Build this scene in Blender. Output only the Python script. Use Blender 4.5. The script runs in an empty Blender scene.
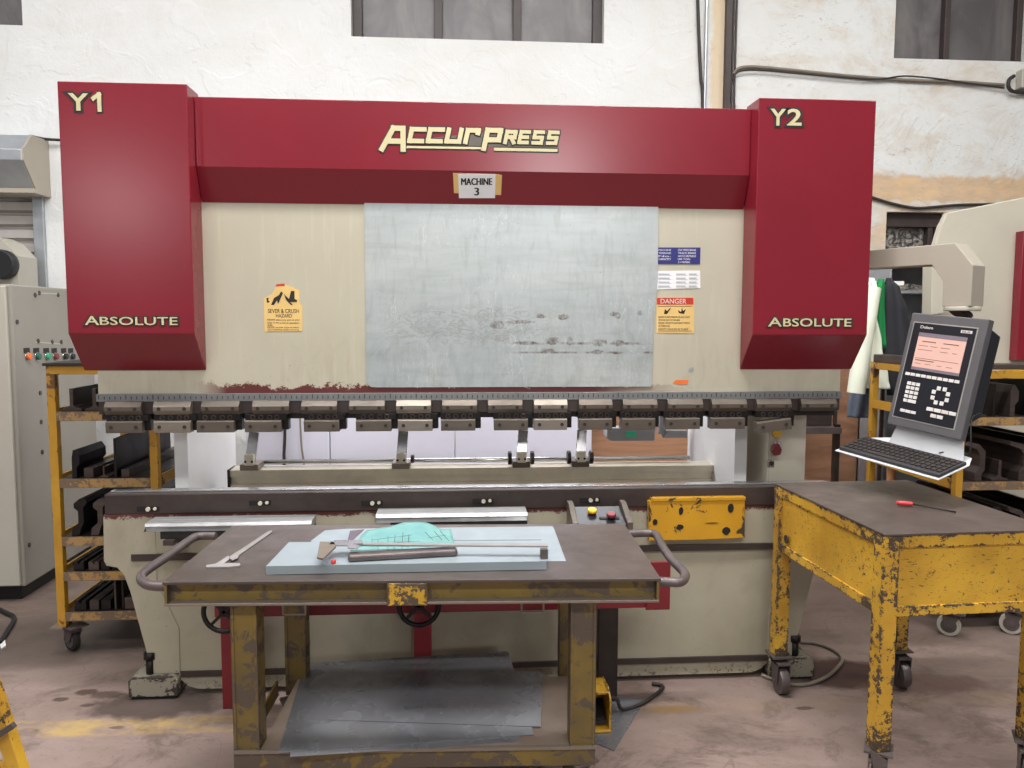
import bpy, bmesh, math, random
from mathutils import Vector, Matrix
random.seed(7)
SC = bpy.context.scene
COL = SC.collection
# ------------------------------------------------------------------ camera
F = 770.0; H = 1.62
yaw, pit, rol = math.radians(4.04), math.radians(4.7), math.radians(0.16)
fw = Vector((math.sin(yaw)*math.cos(pit), math.cos(yaw)*math.cos(pit), -math.sin(pit)))
r0 = Vector((math.cos(yaw), -math.sin(yaw), 0)); u0 = r0.cross(fw)
rt = math.cos(rol)*r0 + math.sin(rol)*u0
up = -math.sin(rol)*r0 + math.cos(rol)*u0
cd = bpy.data.cameras.new('camera'); cam = bpy.data.objects.new('camera', cd); COL.objects.link(cam)
cd.sensor_width = 36; cd.lens = F*36/1024; cd.clip_start = .05
M3 = Matrix((rt, up, -fw)).transposed().to_4x4(); M3.translation = (0, 0, H)
cam.matrix_world = M3
SC.camera = cam
def ray(px, py): return fw + rt*((px-512)/F) + up*((384-py)/F)
def P(px, py, Y):
    d = ray(px, py); t = Y/d[1]; return Vector((d[0]*t, Y, H+d[2]*t))
def PZ(px, py, Z):
    d = ray(px, py); t = (Z-H)/d[2]; return Vector((d[0]*t, d[1]*t, Z))
def XP(px, Y, py=400): return P(px, py, Y)[0]
def ZP(py, Y, px=400): return P(px, py, Y)[2]
# ------------------------------------------------------------------ materials
def s2l(c):
    return tuple(((v/255)/12.92 if v/255 <= .04045 else ((v/255+.055)/1.055)**2.4) for v in c)
class NT:
    def __init__(s, name):
        s.m = bpy.data.materials.new(name); s.m.use_nodes = True
        s.t = s.m.node_tree; s.t.nodes.clear()
        s.out = s.t.nodes.new('ShaderNodeOutputMaterial'); s.b = s.t.nodes.new('ShaderNodeBsdfPrincipled')
        s.t.links.new(s.b.outputs[0], s.out.inputs[0])
        g = s.t.nodes.new('ShaderNodeNewGeometry'); s.pos = g.outputs['Position']
        s.tc = s.t.nodes.new('ShaderNodeTexCoord'); s.gen = s.tc.outputs['Generated']
        sp = s.t.nodes.new('ShaderNodeSeparateXYZ'); s.lk(s.pos, sp.inputs[0]); s.x, s.y, s.z = sp.outputs
    def lk(s, a, b): s.t.links.new(a, b)
    def put(s, inp, v):
        if isinstance(v, bpy.types.NodeSocket): s.lk(v, inp)
        elif isinstance(v, (tuple, list)) and len(v) == 3 and inp.type == 'RGBA': inp.default_value = (*v, 1)
        else: inp.default_value = v
    def math(s, op, a, b=0.0, clamp=False):
        n = s.t.nodes.new('ShaderNodeMath'); n.operation = op; n.use_clamp = clamp
        s.put(n.inputs[0], a); s.put(n.inputs[1], b); return n.outputs[0]
    def vscale(s, v, sc):
        n = s.t.nodes.new('ShaderNodeVectorMath'); n.operation = 'MULTIPLY'; s.put(n.inputs[0], v); n.inputs[1].default_value = sc; return n.outputs[0]
    def noise(s, scale, detail=4, vec=None, rough=.6, dist=0, off=None):
        n = s.t.nodes.new('ShaderNodeTexNoise'); v = vec or s.pos
        if isinstance(scale, tuple): v = s.vscale(v, scale); scale = 1
        n.inputs['Scale'].default_value = scale; n.inputs['Detail'].default_value = detail
        n.inputs['Roughness'].default_value = rough; n.inputs['Distortion'].default_value = dist
        s.lk(v, n.inputs['Vector']); return n.outputs[0]
    def step(s, v, lo, hi):
        n = s.t.nodes.new('ShaderNodeMapRange'); n.clamp = True; s.put(n.inputs[0], v)
        s.put(n.inputs[1], lo); s.put(n.inputs[2], hi); return n.outputs[0]
    def mix(s, f, a, b):
        n = s.t.nodes.new('ShaderNodeMix'); n.data_type = 'RGBA'; s.put(n.inputs[0], f)
        s.put(n.inputs[6], a); s.put(n.inputs[7], b); return n.outputs[2]
    def band(s, v, c, w, soft):      # 1 inside |v-c|<w
        d = s.math('ABSOLUTE', s.math('SUBTRACT', v, c)); return s.step(d, w+soft, w)
    def spot(s, cx, cy, rx, ry, axes='xy', wob=.5):   # blobby ellipse mask
        u = s.x; v = s.y if axes == 'xy' else s.z
        a = s.math('DIVIDE', s.math('SUBTRACT', u, cx), rx); b = s.math('DIVIDE', s.math('SUBTRACT', v, cy), ry)
        d = s.math('ADD', s.math('MULTIPLY', a, a), s.math('MULTIPLY', b, b))
        d = s.math('ADD', d, s.math('MULTIPLY', s.math('SUBTRACT', s.noise(2.2/min(rx, ry)*.5, 4), .5), wob*4))
        return s.step(d, 1.25, .6)
    def edge(s):                      # distance to the sides of the object's own box, 0 at edges
        sp = s.t.nodes.new('ShaderNodeSeparateXYZ'); s.lk(s.gen, sp.inputs[0]); ds = []
        for o in sp.outputs:
            ds.append(s.math('SUBTRACT', .5, s.math('ABSOLUTE', s.math('SUBTRACT', o, .5))))
        # second smallest of the three ~ distance to an edge line
        mn = s.math('MINIMUM', s.math('MINIMUM', s.math('MAXIMUM', ds[0], ds[1]), s.math('MAXIMUM', ds[1], ds[2])), s.math('MAXIMUM', ds[0], ds[2]))
        return mn
    def bump(s, h, strength=.2, dist=.01):
        n = s.t.nodes.new('ShaderNodeBump'); n.inputs['Strength'].default_value = strength; n.inputs['Distance'].default_value = dist
        s.lk(h, n.inputs['Height']); s.lk(n.outputs[0], s.b.inputs['Normal'])
    def fin(s, col, rough=.5, metal=0.0, spec=None):
        s.put(s.b.inputs['Base Color'], col); s.put(s.b.inputs['Roughness'], rough); s.put(s.b.inputs['Metallic'], metal)
        if spec is not None: s.b.inputs['Specular IOR Level'].default_value = spec
        return s.m
MT = {}
def simple(name, rgb, rough=.5, metal=0.0, var=.12, scale=9, emis=None, spec=None):
    n = NT(name); c = s2l(rgb)
    f = n.step(n.noise(scale, 5), .3, .7)
    col = n.mix(f, tuple(v*(1-var) for v in c), tuple(min(1, v*(1+var)) for v in c))
    if emis: n.b.inputs['Emission Color'].default_value = (*c, 1); n.b.inputs['Emission Strength'].default_value = emis
    MT[name] = n.fin(col, rough, metal, spec); return MT[name]
def chipped(name, rgb, under, rough=.45, amount=.5, scale=22, edge=.05, dirt=None, um=.3, dscale=3.5, ew=.10, fleck=None):
    """paint with worn chips, more of them along the edges of the piece"""
    n = NT(name); c = s2l(rgb); u = s2l(under)
    f = n.step(n.noise(dscale, 5), .3, .72)
    d = s2l(dirt) if dirt else tuple(v*.8 for v in c)
    col = n.mix(f, c, d)
    e = n.step(n.edge(), edge, 0.0)
    t = n.math('ADD', n.math('ADD', n.math('MULTIPLY', n.noise(scale, 8, rough=.75, dist=.6), .6), n.math('MULTIPLY', n.noise(scale*.22, 4), .4)), n.math('MULTIPLY', e, ew))
    m = n.step(t, .90-amount*.5, .90-amount*.5+.012)
    if fleck:
        m = n.math('MAXIMUM', m, n.step(n.noise((scale*1.2, scale*1.2, scale*3.6), 5, rough=.7), fleck, fleck+.02))
    col = n.mix(m, col, u)
    MT[name] = n.fin(col, n.math('ADD', rough, n.math('MULTIPLY', m, .2)), 0.0)
    n.bump(m, -.3 if False else .3, .002)
    return MT[name]
def metal(name, rgb, rough=.4, metallic=.8, var=.25, sc=(3, 3, 40), fine=.1, dirt=None, dth=.62):
    n = NT(name); c = s2l(rgb)
    f = n.step(n.noise(sc, 5, dist=.3), .3, .7)
    col = n.mix(f, tuple(v*(1-var) for v in c), tuple(min(1, v*(1+var)) for v in c))
    g = n.step(n.noise(6.0, 6, dist=.5), .35, .7)
    col = n.mix(n.math('MULTIPLY', g, .5), col, s2l(dirt) if dirt else tuple(v*.55 for v in c))
    MT[name] = n.fin(col, n.math('ADD', rough-.06, n.math('MULTIPLY', g, .15)), metallic); return MT[name]

simple('red', (124, 28, 41), .24, var=.06, scale=2.5)
simple('gold', (200, 190, 148), .5, var=.08)
simple('logo_grey', (92, 84, 78), .5); simple('black', (22, 21, 22), .5); simple('ink', (38, 32, 30), .7)
simple('rubber', (34, 31, 29), .7); simple('dark_steel', (52, 46, 43), .45, .5, .3)
simple('white_paint', (228, 228, 224), .5, var=.04, scale=3)
simple('sign_white', (236, 236, 236), .45, var=.02); simple('sign_tan', (226, 190, 118), .5, var=.05)
simple('sign_blue', (40, 42, 112), .5, var=.05); simple('sign_red', (196, 52, 34), .5, var=.08)
simple('orange', (232, 110, 40), .5); simple('yellow_clean', (222, 170, 40), .5)
simple('green_light', (40, 150, 110), .35); simple('green_dark', (24, 92, 74), .35); simple('maroon', (120, 44, 50), .4)
simple('teal_sticker', (60, 190, 150), .5); simple('grey_box', (150, 151, 156), .5)
simple('console_grey', (88, 86, 88), .45, var=.06); simple('console_side', (150, 146, 140), .45, var=.05)
simple('console_black', (26, 27, 34), .35, var=.04)
simple('key_white', (214, 210, 206), .5, var=.03); simple('key_dark', (50, 48, 50), .5, var=.1)
simple('tray_white', (205, 206, 208), .45, var=.05); simple('screen_line', (120, 84, 78), .5)
simple('screen_bar', (120, 110, 120), .5)
simple('screen', (206, 166, 152), .4, var=.02, emis=.16)
simple('arm_grey', (166, 157, 143), .45, var=.04, scale=3)
simple('cloth_white', (226, 230, 212), .85, var=.06, scale=5); simple('cloth_green', (22, 128, 66), .85)
simple('cloth_black', (38, 38, 44), .85); simple('cloth_grey', (98, 106, 122), .85)
simple('purple_card', (96, 86, 96), .6); simple('wood', (196, 136, 92), .6); simple('red_plastic', (196, 60, 60), .4); simple('pink_card', (214, 200, 190), .6)
simple('cable', (46, 40, 38), .6); simple('cable_grey', (122, 112, 100), .6)
simple('shutter', (202, 195, 190), .5, .3, .1, 4); simple('galv', (178, 182, 186), .38, .6, .12, 6)
simple('frame_brown', (58, 48, 45), .5, var=.2); simple('void', (20, 16, 15), .8)
simple('cabinet', (142, 137, 128), .5, var=.06, scale=1.5); simple('cabinet_edge', (174, 169, 157), .5, var=.05, scale=2)
simple('beige_plate', (186, 180, 164), .55, var=.06, scale=2.5)
simple('frame_white', (236, 236, 236), .5, var=.05, scale=2)
simple('purple_grey', (196, 194, 207), .55, var=.07, scale=1.7)
simple('strip_label', (176, 150, 118), .6, var=.3, scale=60)
chipped('yellow', (212, 166, 54), (74, 60, 46), amount=.62, scale=44, edge=.08, dirt=(168, 124, 36), fleck=.61, ew=.10)
chipped('yellow_edge', (212, 166, 54), (70, 58, 46), amount=.685, scale=60, edge=.30, dirt=(166, 122, 34), ew=.085, fleck=.66)
chipped('yellow_rack', (200, 152, 46), (96, 66, 40), amount=.62, scale=20, edge=.1, dirt=(168, 122, 36), fleck=.70)
chipped('yellow_worn', (124, 102, 44), (84, 72, 60), amount=.76, scale=12, edge=.06, dirt=(88, 74, 46), dscale=4)
chipped('yellow_plate', (204, 152, 26), (60, 48, 32), amount=.62, scale=20, edge=.05, dirt=(178, 128, 24), fleck=.69)
def m_bed():
    n = NT('cream_bed'); c = s2l((166, 161, 142))
    col = n.mix(n.step(n.noise(1.6, 5), .3, .72), c, s2l((144, 136, 116)))
    sm = n.math('MULTIPLY', n.step(n.noise((3, 3, 1.6), 6, dist=.8), .52, .72), .35); col = n.mix(sm, col, s2l((104, 96, 82)))
    f = n.math('MAXIMUM', n.step(n.noise(95, 5, rough=.7), .665, .685), n.step(n.noise(26, 8, rough=.78), .685, .70))
    lowz = n.math('MULTIPLY', n.step(n.noise(60, 6, rough=.75), .56, .58), n.step(n.z, .10, .02))
    tp = n.math('ADD', n.z, n.math('MULTIPLY', n.math('SUBTRACT', n.noise(26, 8, rough=.8), .5), .10))
    prim = n.step(tp, .782, .787)
    f = n.math('MAXIMUM', f, lowz)
    col = n.mix(f, col, s2l((64, 46, 40))); col = n.mix(prim, col, s2l((84, 40, 36)))
    MT['cream_bed'] = n.fin(col, .46)
m_bed()
chipped('yellow_tag', (200, 156, 44), (80, 68, 54), amount=.80, scale=60, edge=.1)
chipped('pad', (142, 136, 120), (52, 44, 38), amount=.74, scale=40, edge=.10)
chipped('lip', (176, 132, 58), (112, 92, 74), amount=.80, scale=34, edge=.1, dirt=(150, 124, 88))
chipped('red_worn', (122, 26, 36), (60, 24, 26), amount=.55)
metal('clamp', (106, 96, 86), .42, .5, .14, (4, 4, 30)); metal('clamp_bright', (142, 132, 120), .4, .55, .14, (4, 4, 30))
metal('rail', (72, 63, 59), .45, .4, .25, (2, 5, 12), dirt=(44, 32, 30)); metal('steel_bar', (172, 172, 172), .36, .5, .5, (1.5, 70, 70), dirt=(70, 68, 66))
metal('alu', (226, 217, 197), .38, .2, .08, (1, 6, 30)); metal('chrome', (205, 205, 205), .22, .9, .1)
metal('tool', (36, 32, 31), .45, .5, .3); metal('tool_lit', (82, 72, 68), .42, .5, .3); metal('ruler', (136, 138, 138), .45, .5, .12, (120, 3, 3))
metal('sheet', (156, 168, 173), .34, .3, .05, (6, 2, 2), dirt=(148, 158, 162)); metal('sheet_shelf', (150, 152, 158), .26, .6, .08, (3, 3, 3), dirt=(118, 118, 120))
metal('tabletop', (92, 82, 77), .40, .25, .22, (2.2, 5, 4), dirt=(66, 54, 48)); metal('shelf_top', (158, 140, 124), .5, .2, .15, (2, 4, 4), dirt=(118, 96, 82))
metal('pipe', (104, 94, 92), .4, .4, .2, (8, 8, 8)); metal('flange', (132, 120, 108), .5, .3, .2, (6, 6, 6))
metal('calliper', (164, 160, 158), .35, .4, .15)

def m_cream():
    n = NT('cream'); c = s2l((190, 184, 165))
    col = n.mix(n.step(n.noise(1.6, 5), .3, .7), c, s2l((180, 173, 152)))
    col = n.mix(n.math('MULTIPLY', n.step(n.noise((30, 30, 2.5), 4), .55, .8), .35), col, s2l((212, 206, 186)))
    # older, paler paint beside the covers
    # maroon primer bared along the lower edge
    h = n.math('SUBTRACT', n.z, 1.31)
    sx = n.math('MULTIPLY', n.step(n.x, -1.12, -.98), n.step(n.x, 1.05, .60))
    t = n.math('ADD', n.math('MULTIPLY', n.noise(14, 9, rough=.8), .16), n.math('MULTIPLY', n.noise(2.6, 2), .09))
    t = n.math('SUBTRACT', t, .088)
    m = n.math('MULTIPLY', n.step(n.math('SUBTRACT', t, h), -.001, .003), sx)
    spk = n.math('MULTIPLY', n.step(n.noise((42, 42, 60), 6, rough=.7), .66, .68), n.math('MULTIPLY', n.step(h, .20, .04), n.band(n.x, -.78, .26, .1)))
    m = n.math('MAXIMUM', m, spk)
    dr = n.math('MULTIPLY', n.step(n.noise((14, 14, 5), 6, dist=1.2), .5, .8), n.step(h, .35, .02))
    col = n.mix(n.math('MULTIPLY', dr, .35), col, s2l((140, 122, 98)))
    col = n.mix(m, col, s2l((92, 40, 36)))
    MT['cream'] = n.fin(col, .42)
m_cream()
def m_guard():
    n = NT('guard_sheet'); c = s2l((170, 178, 180))
    col = n.mix(n.step(n.noise((1.6, 1.6, 2.6), 6, dist=.4), .3, .7), c, s2l((198, 202, 198)))
    col = n.mix(n.math('MULTIPLY', n.step(n.noise((3, 3, 22), 6, dist=.5), .45, .75), .55), col, s2l((160, 165, 163)))
    col = n.mix(n.math('MULTIPLY', n.step(n.noise((28, 28, 6), 7, dist=1.0, rough=.7), .50, .72), .45), col, s2l((150, 152, 146)))
    scr = n.math('ABSOLUTE', n.math('SUBTRACT', n.noise((26, 26, 7), 3, dist=1.6), .5))
    sc = n.math('MULTIPLY', n.step(scr, .012, .003), n.step(n.noise(4, 4), .45, .62))
    col = n.mix(n.math('MULTIPLY', sc, .5), col, s2l((226, 226, 218)))
    arcs = n.math('ABSOLUTE', n.math('SUBTRACT', n.noise((9, 9, 20), 3, dist=2.2), .5))
    rub = n.math('MULTIPLY', n.step(arcs, .05, .008), n.spot(.05, 1.60, .40, .09, 'xz', .5))
    col = n.mix(n.math('MULTIPLY', rub, .28), col, s2l((110, 96, 84)))
    dirt = n.math('MULTIPLY', n.step(n.noise((9, 9, 5), 8, rough=.8, dist=.6), .48, .7), n.step(n.z, 1.75, 1.5)); col = n.mix(n.math('MULTIPLY', dirt, .35), col, s2l((128, 122, 116)))
    m = None
    for px, py, rx, rz in ((541, 316, .020, .010), (563, 317, .025, .012), (614, 314, .026, .010), (618, 316, .014, .012), (640, 313, .012, .011), (526, 343, .05, .008), (552, 341, .035, .016), (570, 341, .012, .02), (600, 343, .035, .016), (619, 343, .025, .014), (548, 351, .03, .011), (597, 352, .028, .010), (616, 353, .02, .006), (498, 325, .03, .018), (520, 322, .06, .008)):
        p = P(px, py, 3.335); k = n.spot(p.x, p.z, rx, rz, 'xz', .55); m = k if m is None else n.math('MAXIMUM', m, k)
    for py, h in ((343.5, .003), (352.5, .002)):
        m = n.math('MAXIMUM', m, n.math('MULTIPLY', n.math('MULTIPLY', n.band(n.z, P(570, py, 3.335).z, h, .004), n.step(n.noise(12, 3), .42, .55)), n.step(n.x, .18, .30)))
    m = n.math('MULTIPLY', m, n.step(n.noise((30, 30, 22), 6, rough=.75), .36, .60)); col = n.mix(n.math('MULTIPLY', m, .85), col, s2l((88, 68, 58)))
    spk = n.math('MULTIPLY', n.step(n.noise(75, 3), .68, .72), n.step(n.noise(2.5, 2), .48, .6))
    col = n.mix(n.math('MULTIPLY', spk, .6), col, s2l((104, 94, 82)))
    MT['guard_sheet'] = n.fin(col, n.math('ADD', .30, n.math('MULTIPLY', n.noise((20, 20, 4), 4), .14)), .38)
m_guard()
def m_wall():
    n = NT('wall'); c = s2l((219, 220, 219))
    col = n.mix(n.step(n.noise(.8, 5), .35, .7), c, s2l((208, 208, 204)))
    rightness = n.step(n.x, 1.6, 2.4)
    st = n.math('MULTIPLY', n.step(n.noise((1.6, 1.6, 2.6), 7, rough=.7, dist=.6), .47, .70), n.math('ADD', .16, n.math('MULTIPLY', rightness, .62)))
    col = n.mix(st, col, s2l((190, 174, 152)))
    sp = n.math('MULTIPLY', n.step(n.noise((18, 18, 34), 7, rough=.8, dist=.8), .55, .66), n.step(n.noise(2.2, 4), .42, .62))
    col = n.mix(n.math('MULTIPLY', sp, n.math('ADD', .16, n.math('MULTIPLY', rightness, .55))), col, s2l((150, 138, 124)))
    # bare band above the small window, tan plaster below it
    zz = n.math('ADD', n.z, n.math('MULTIPLY', n.math('SUBTRACT', n.noise(9, 6), .5), .12))
    rb = n.math('MULTIPLY', n.band(zz, 2.66, .085, .03), n.step(n.x, 2.7, 2.9))
    col = n.mix(n.math('MULTIPLY', rb, .85), col, n.mix(n.step(n.noise((6, 6, 14), 5), .35, .65), s2l((214, 178, 132)), s2l((190, 160, 128))))
    rb2 = n.math('MULTIPLY', n.math('MULTIPLY', n.step(n.z, 2.58, 2.5), n.step(n.x, 2.7, 2.9)), n.step(n.noise(3.5, 5), .35, .6))
    col = n.mix(n.math('MULTIPLY', rb2, .7), col, s2l((206, 172, 132)))
    # rust run beside the cable duct
    ru = n.math('MULTIPLY', n.band(n.math('ADD', n.x, n.math('MULTIPLY', n.noise(3, 3), .12)), 2.06, .05, .03), n.step(n.z, 2.4, 3.1))
    col = n.mix(n.math('MULTIPLY', ru, .75), col, s2l((204, 180, 142)))
    h = n.math('ADD', n.noise(5, 8, rough=.7), n.math('MULTIPLY', n.step(n.noise(2, 4, dist=1), .5, .55), .3))
    n.bump(h, .35, .03); MT['wall'] = n.fin(col, .85)
m_wall()
def m_floor():
    n = NT('floor'); c = s2l((156, 135, 127))
    col = n.mix(n.step(n.noise((.9, 1.5, 1), 6, dist=.3), .3, .7), c, s2l((112, 97, 88)))
    col = n.mix(n.math('MULTIPLY', n.step(n.noise((1.2, 2.6, 1), 8, dist=.4, rough=.72), .48, .64), .6), col, s2l((166, 144, 137)))
    col = n.mix(n.math('MULTIPLY', n.step(n.noise((3, 4.5, 1), 8, dist=.5, rough=.78), .50, .62), .6), col, s2l((88, 74, 66)))
    col = n.mix(n.math('MULTIPLY', n.step(n.noise(34, 6, rough=.75), .56, .66), .35), col, s2l((92, 80, 72)))
    cr = n.math('ABSOLUTE', n.math('SUBTRACT', n.noise((.5, .6, 1), 3, dist=.6), .5)); col = n.mix(n.math('MULTIPLY', n.step(cr, .0016, .0), .35), col, s2l((72, 58, 52)))
    far = n.step(n.y, 2.95, 3.9)  # shade under and behind the machine, put into the floor colour
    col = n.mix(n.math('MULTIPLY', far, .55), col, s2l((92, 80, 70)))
    yl = n.math('MULTIPLY', n.band(n.y, 3.055, .055, .02), n.step(n.noise((5, 9, 1), 6, rough=.7), .42, .6))
    yl = n.math('MULTIPLY', yl, n.math('SUBTRACT', 1.0, n.math('MULTIPLY', n.step(n.x, -.75, -.6), .88)))
    col = n.mix(n.math('MULTIPLY', yl, .7), col, s2l((190, 160, 92)))
    for cx, cy, rx, ry, k, cc in ((1.74, 3.34, .24, .15, .9, (58, 30, 27)), (2.05, 3.2, .3, .10, .5, (80, 52, 46)), (-1.28, 3.22, .30, .12, .75, (52, 43, 38)), (-1.62, 3.36, .05, .03, .8, (66, 52, 44)), (-1.52, 3.33, .07, .035, .7, (66, 52, 44)), (-1.56, 3.24, .03, .014, .7, (66, 52, 44)), (-1.36, 3.05, .03, .012, .6, (66, 52, 44)), (-1.70, 3.30, .035, .02, .8, (66, 52, 44)), (-1.45, 3.48, .04, .02, .8, (66, 52, 44)), (.62, 3.25, .25, .12, .4, (90, 70, 56)), (.9, 3.05, .12, .03, .5, (150, 116, 50)), (-2.2, 3.9, .6, .3, .5, (60, 50, 44)), (1.45, 3.02, .04, .015, .7, (60, 44, 38))):
        col = n.mix(n.math('MULTIPLY', n.spot(cx, cy, rx, ry), k), col, s2l(cc))
    n.bump(n.noise(14, 6), .12, .01)
    MT['floor'] = n.fin(col, n.math('ADD', .42, n.math('MULTIPLY', n.noise(3, 3), .2)))
m_floor()
def m_pane():
    n = NT('dusty_glass'); c = s2l((82, 78, 79))
    col = n.mix(n.step(n.noise((3, 3, 1.4), 6, dist=1.5), .35, .75), c, s2l((116, 112, 110)))
    n.bump(n.noise(8, 5, dist=2), .1, .01); MT['dusty_glass'] = n.fin(col, .4)
    n = NT('foil'); col = n.mix(n.step(n.noise(16, 6, dist=2), .42, .6), s2l((70, 66, 64)), s2l((176, 170, 162)))
    n.bump(n.noise(20, 4, dist=2), .8, .02); MT['foil'] = n.fin(col, .3, .4)
    n = NT('plywood'); col = n.mix(n.step(n.noise((2, 2, 9), 6, dist=1.5), .35, .7), s2l((150, 108, 84)), s2l((182, 138, 106)))
    MT['plywood'] = n.fin(col, .6)
    n = NT('teal_paper'); col = n.mix(n.step(n.noise(5, 4), .3, .7), s2l((98, 146, 146)), s2l((128, 172, 164)))
    n.bump(n.noise(12, 4), .4, .01); MT['teal_paper'] = n.fin(col, .75)
m_pane()
# ------------------------------------------------------------------ mesh builder
WM = {}          # object -> world matrix (Matrix), kept by hand
class MB:
    def __init__(s): s.v = []; s.f = []; s.smooth = []
    def add(s, vs, fs, smooth=False):
        b = len(s.v); s.v += [Vector(v) for v in vs]
        s.f += [tuple(b+i for i in f) for f in fs]; s.smooth += [smooth]*len(fs); return s
    def box(s, x0, x1, y0, y1, z0, z1, M=None):
        vs = [Vector((x, y, z)) for z in (z0, z1) for y in (y0, y1) for x in (x0, x1)]
        if M: vs = [M @ v for v in vs]
        return s.add(vs, [(0, 2, 3, 1), (4, 5, 7, 6), (0, 1, 5, 4), (2, 6, 7, 3), (0, 4, 6, 2), (1, 3, 7, 5)])
    def bar(s, a, b, w, h, upv=(0, 0, 1)):     # box along a->b
        a, b = Vector(a), Vector(b); d = (b-a).normalized(); u = Vector(upv)
        if abs(d.dot(u)) > .95: u = Vector((0, 1, 0))
        r = d.cross(u).normalized(); u = r.cross(d)
        vs = [p + r*i*w/2 + u*j*h/2 for p in (a, b) for j in (-1, 1) for i in (-1, 1)]
        return s.add(vs, [(0, 2, 3, 1), (4, 5, 7, 6), (0, 1, 5, 4), (2, 6, 7, 3), (0, 4, 6, 2), (1, 3, 7, 5)])
    def prism(s, pts, axis, a, b, M=None, smooth=False):   # pts 2D; axis of extrusion
        def mk(p, t):
            v = {'x': (t, p[0], p[1]), 'y': (p[0], t, p[1]), 'z': (p[0], p[1], t)}[axis]
            return M @ Vector(v) if M else Vector(v)
        n = len(pts); vs = [mk(p, a) for p in pts] + [mk(p, b) for p in pts]
        fs = [tuple(range(n))[::-1], tuple(range(n, 2*n))]
        s.add(vs, fs); b0 = len(s.v)-2*n
        for i in range(n):
            j = (i+1) % n; s.f.append((b0+i, b0+j, b0+n+j, b0+n+i)); s.smooth.append(smooth)
        return s
    def cyl(s, a, b, r, r2=None, n=16):
        a, b = Vector(a), Vector(b); d = (b-a).normalized(); u = Vector((0, 0, 1)) if abs(d.z) < .9 else Vector((1, 0, 0))
        x = d.cross(u).normalized(); y = d.cross(x); r2 = r if r2 is None else r2
        vs = [a+(x*math.cos(t)+y*math.sin(t))*r for t in [2*math.pi*i/n for i in range(n)]]
        vs += [b+(x*math.cos(t)+y*math.sin(t))*r2 for t in [2*math.pi*i/n for i in range(n)]]
        s.add(vs, [tuple(range(n)), tuple(range(n, 2*n))[::-1]])
        b0 = len(s.v)-2*n
        for i in range(n):
            j = (i+1) % n; s.f.append((b0+i, b0+n+i, b0+n+j, b0+j)); s.smooth.append(True)
        return s
    def tube(s, pts, r, n=10, sub=4, closed=False):
        pts = [Vector(p) for p in pts]
        if sub > 1 and len(pts) > 2:
            q = []; m = len(pts); rng = range(m if closed else m-1)
            for i in rng:
                p0 = pts[(i-1) % m] if closed or i > 0 else pts[0]; p1 = pts[i]; p2 = pts[(i+1) % m]
                p3 = pts[(i+2) % m] if closed or i+2 < m else pts[-1]
                for k in range(sub):
                    t = k/sub; q.append(.5*((2*p1)+(p2-p0)*t+(2*p0-5*p1+4*p2-p3)*t*t+(3*p1-p0-3*p2+p3)*t**3))
            if not closed: q.append(pts[-1])
            pts = q
        m = len(pts); rings = []; pu = None
        for i, p in enumerate(pts):
            a = pts[(i-1) % m] if closed or i > 0 else p; b = pts[(i+1) % m] if closed or i < m-1 else p
            d = (b-a).normalized()
            if pu is None: pu = Vector((0, 0, 1)) if abs(d.z) < .9 else Vector((1, 0, 0))
            x = d.cross(pu).normalized(); y = x.cross(d); pu = y
            rings.append([p+(x*math.cos(2*math.pi*k/n)+y*math.sin(2*math.pi*k/n))*r for k in range(n)])
        vs = [v for R in rings for v in R]; fs = []
        for i in range(m if closed else m-1):
            for k in range(n):
                a, b = i*n, ((i+1) % m)*n; fs.append((a+k, a+(k+1) % n, b+(k+1) % n, b+k))
        s.add(vs, fs, True)
        if not closed: s.add(rings[0], [tuple(range(n))[::-1]]); s.add(rings[-1], [tuple(range(n))])
        return s
    def torus(s, c, axis, R, r, n=28, m=8):
        ax = Vector(axis).normalized(); u = Vector((0, 0, 1)) if abs(ax.z) < .9 else Vector((1, 0, 0))
        x = ax.cross(u).normalized(); y = ax.cross(x); c = Vector(c)
        return s.tube([c+(x*math.cos(t)+y*math.sin(t))*R for t in [2*math.pi*i/n for i in range(n)]], r, m, 1, True)
    def sheet(s, poly, th):      # poly of 3D points, thickened upwards by th along z
        n = len(poly); vs = [Vector(p) for p in poly]+[Vector(p)+Vector((0, 0, th)) for p in poly]
        fs = [tuple(range(n))[::-1], tuple(range(n, 2*n))]+[(i, (i+1) % n, n+(i+1) % n, n+i) for i in range(n)]
        return s.add(vs, fs)
    def xf(s, M): s.v = [M @ v for v in s.v]; return s
    def build(s, name, m, parent=None, bevel=0, seg=2, **kw):
        vs = s.v
        lo = Vector([min(v[i] for v in vs) for i in range(3)]); hi = Vector([max(v[i] for v in vs) for i in range(3)])
        o0 = Vector(((lo.x+hi.x)/2, (lo.y+hi.y)/2, lo.z))
        me = bpy.data.meshes.new(name)
        R = WM[parent].to_3x3() if parent else Matrix.Identity(3); Ri = R.inverted()
        me.from_pydata([Ri @ (v-o0) for v in vs], [], s.f); me.polygons.foreach_set('use_smooth', s.smooth)
        bm = bmesh.new(); bm.from_mesh(me); bmesh.ops.recalc_face_normals(bm, faces=bm.faces); bm.to_mesh(me); bm.free()
        me.materials.append(MT[m]); o = bpy.data.objects.new(name, me); COL.objects.link(o)
        if parent:
            o.parent = parent; o.location = WM[parent].inverted() @ o0
            WM[o] = Matrix.Translation(o0) @ R.to_4x4()
        else:
            o.location = o0; WM[o] = Matrix.Translation(o0)
        if bevel:
            b = o.modifiers.new('b', 'BEVEL'); b.width = bevel; b.segments = seg; b.limit_method = 'ANGLE'; b.angle_limit = .6
        for k, v in kw.items(): o[k] = v
        return o
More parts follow.
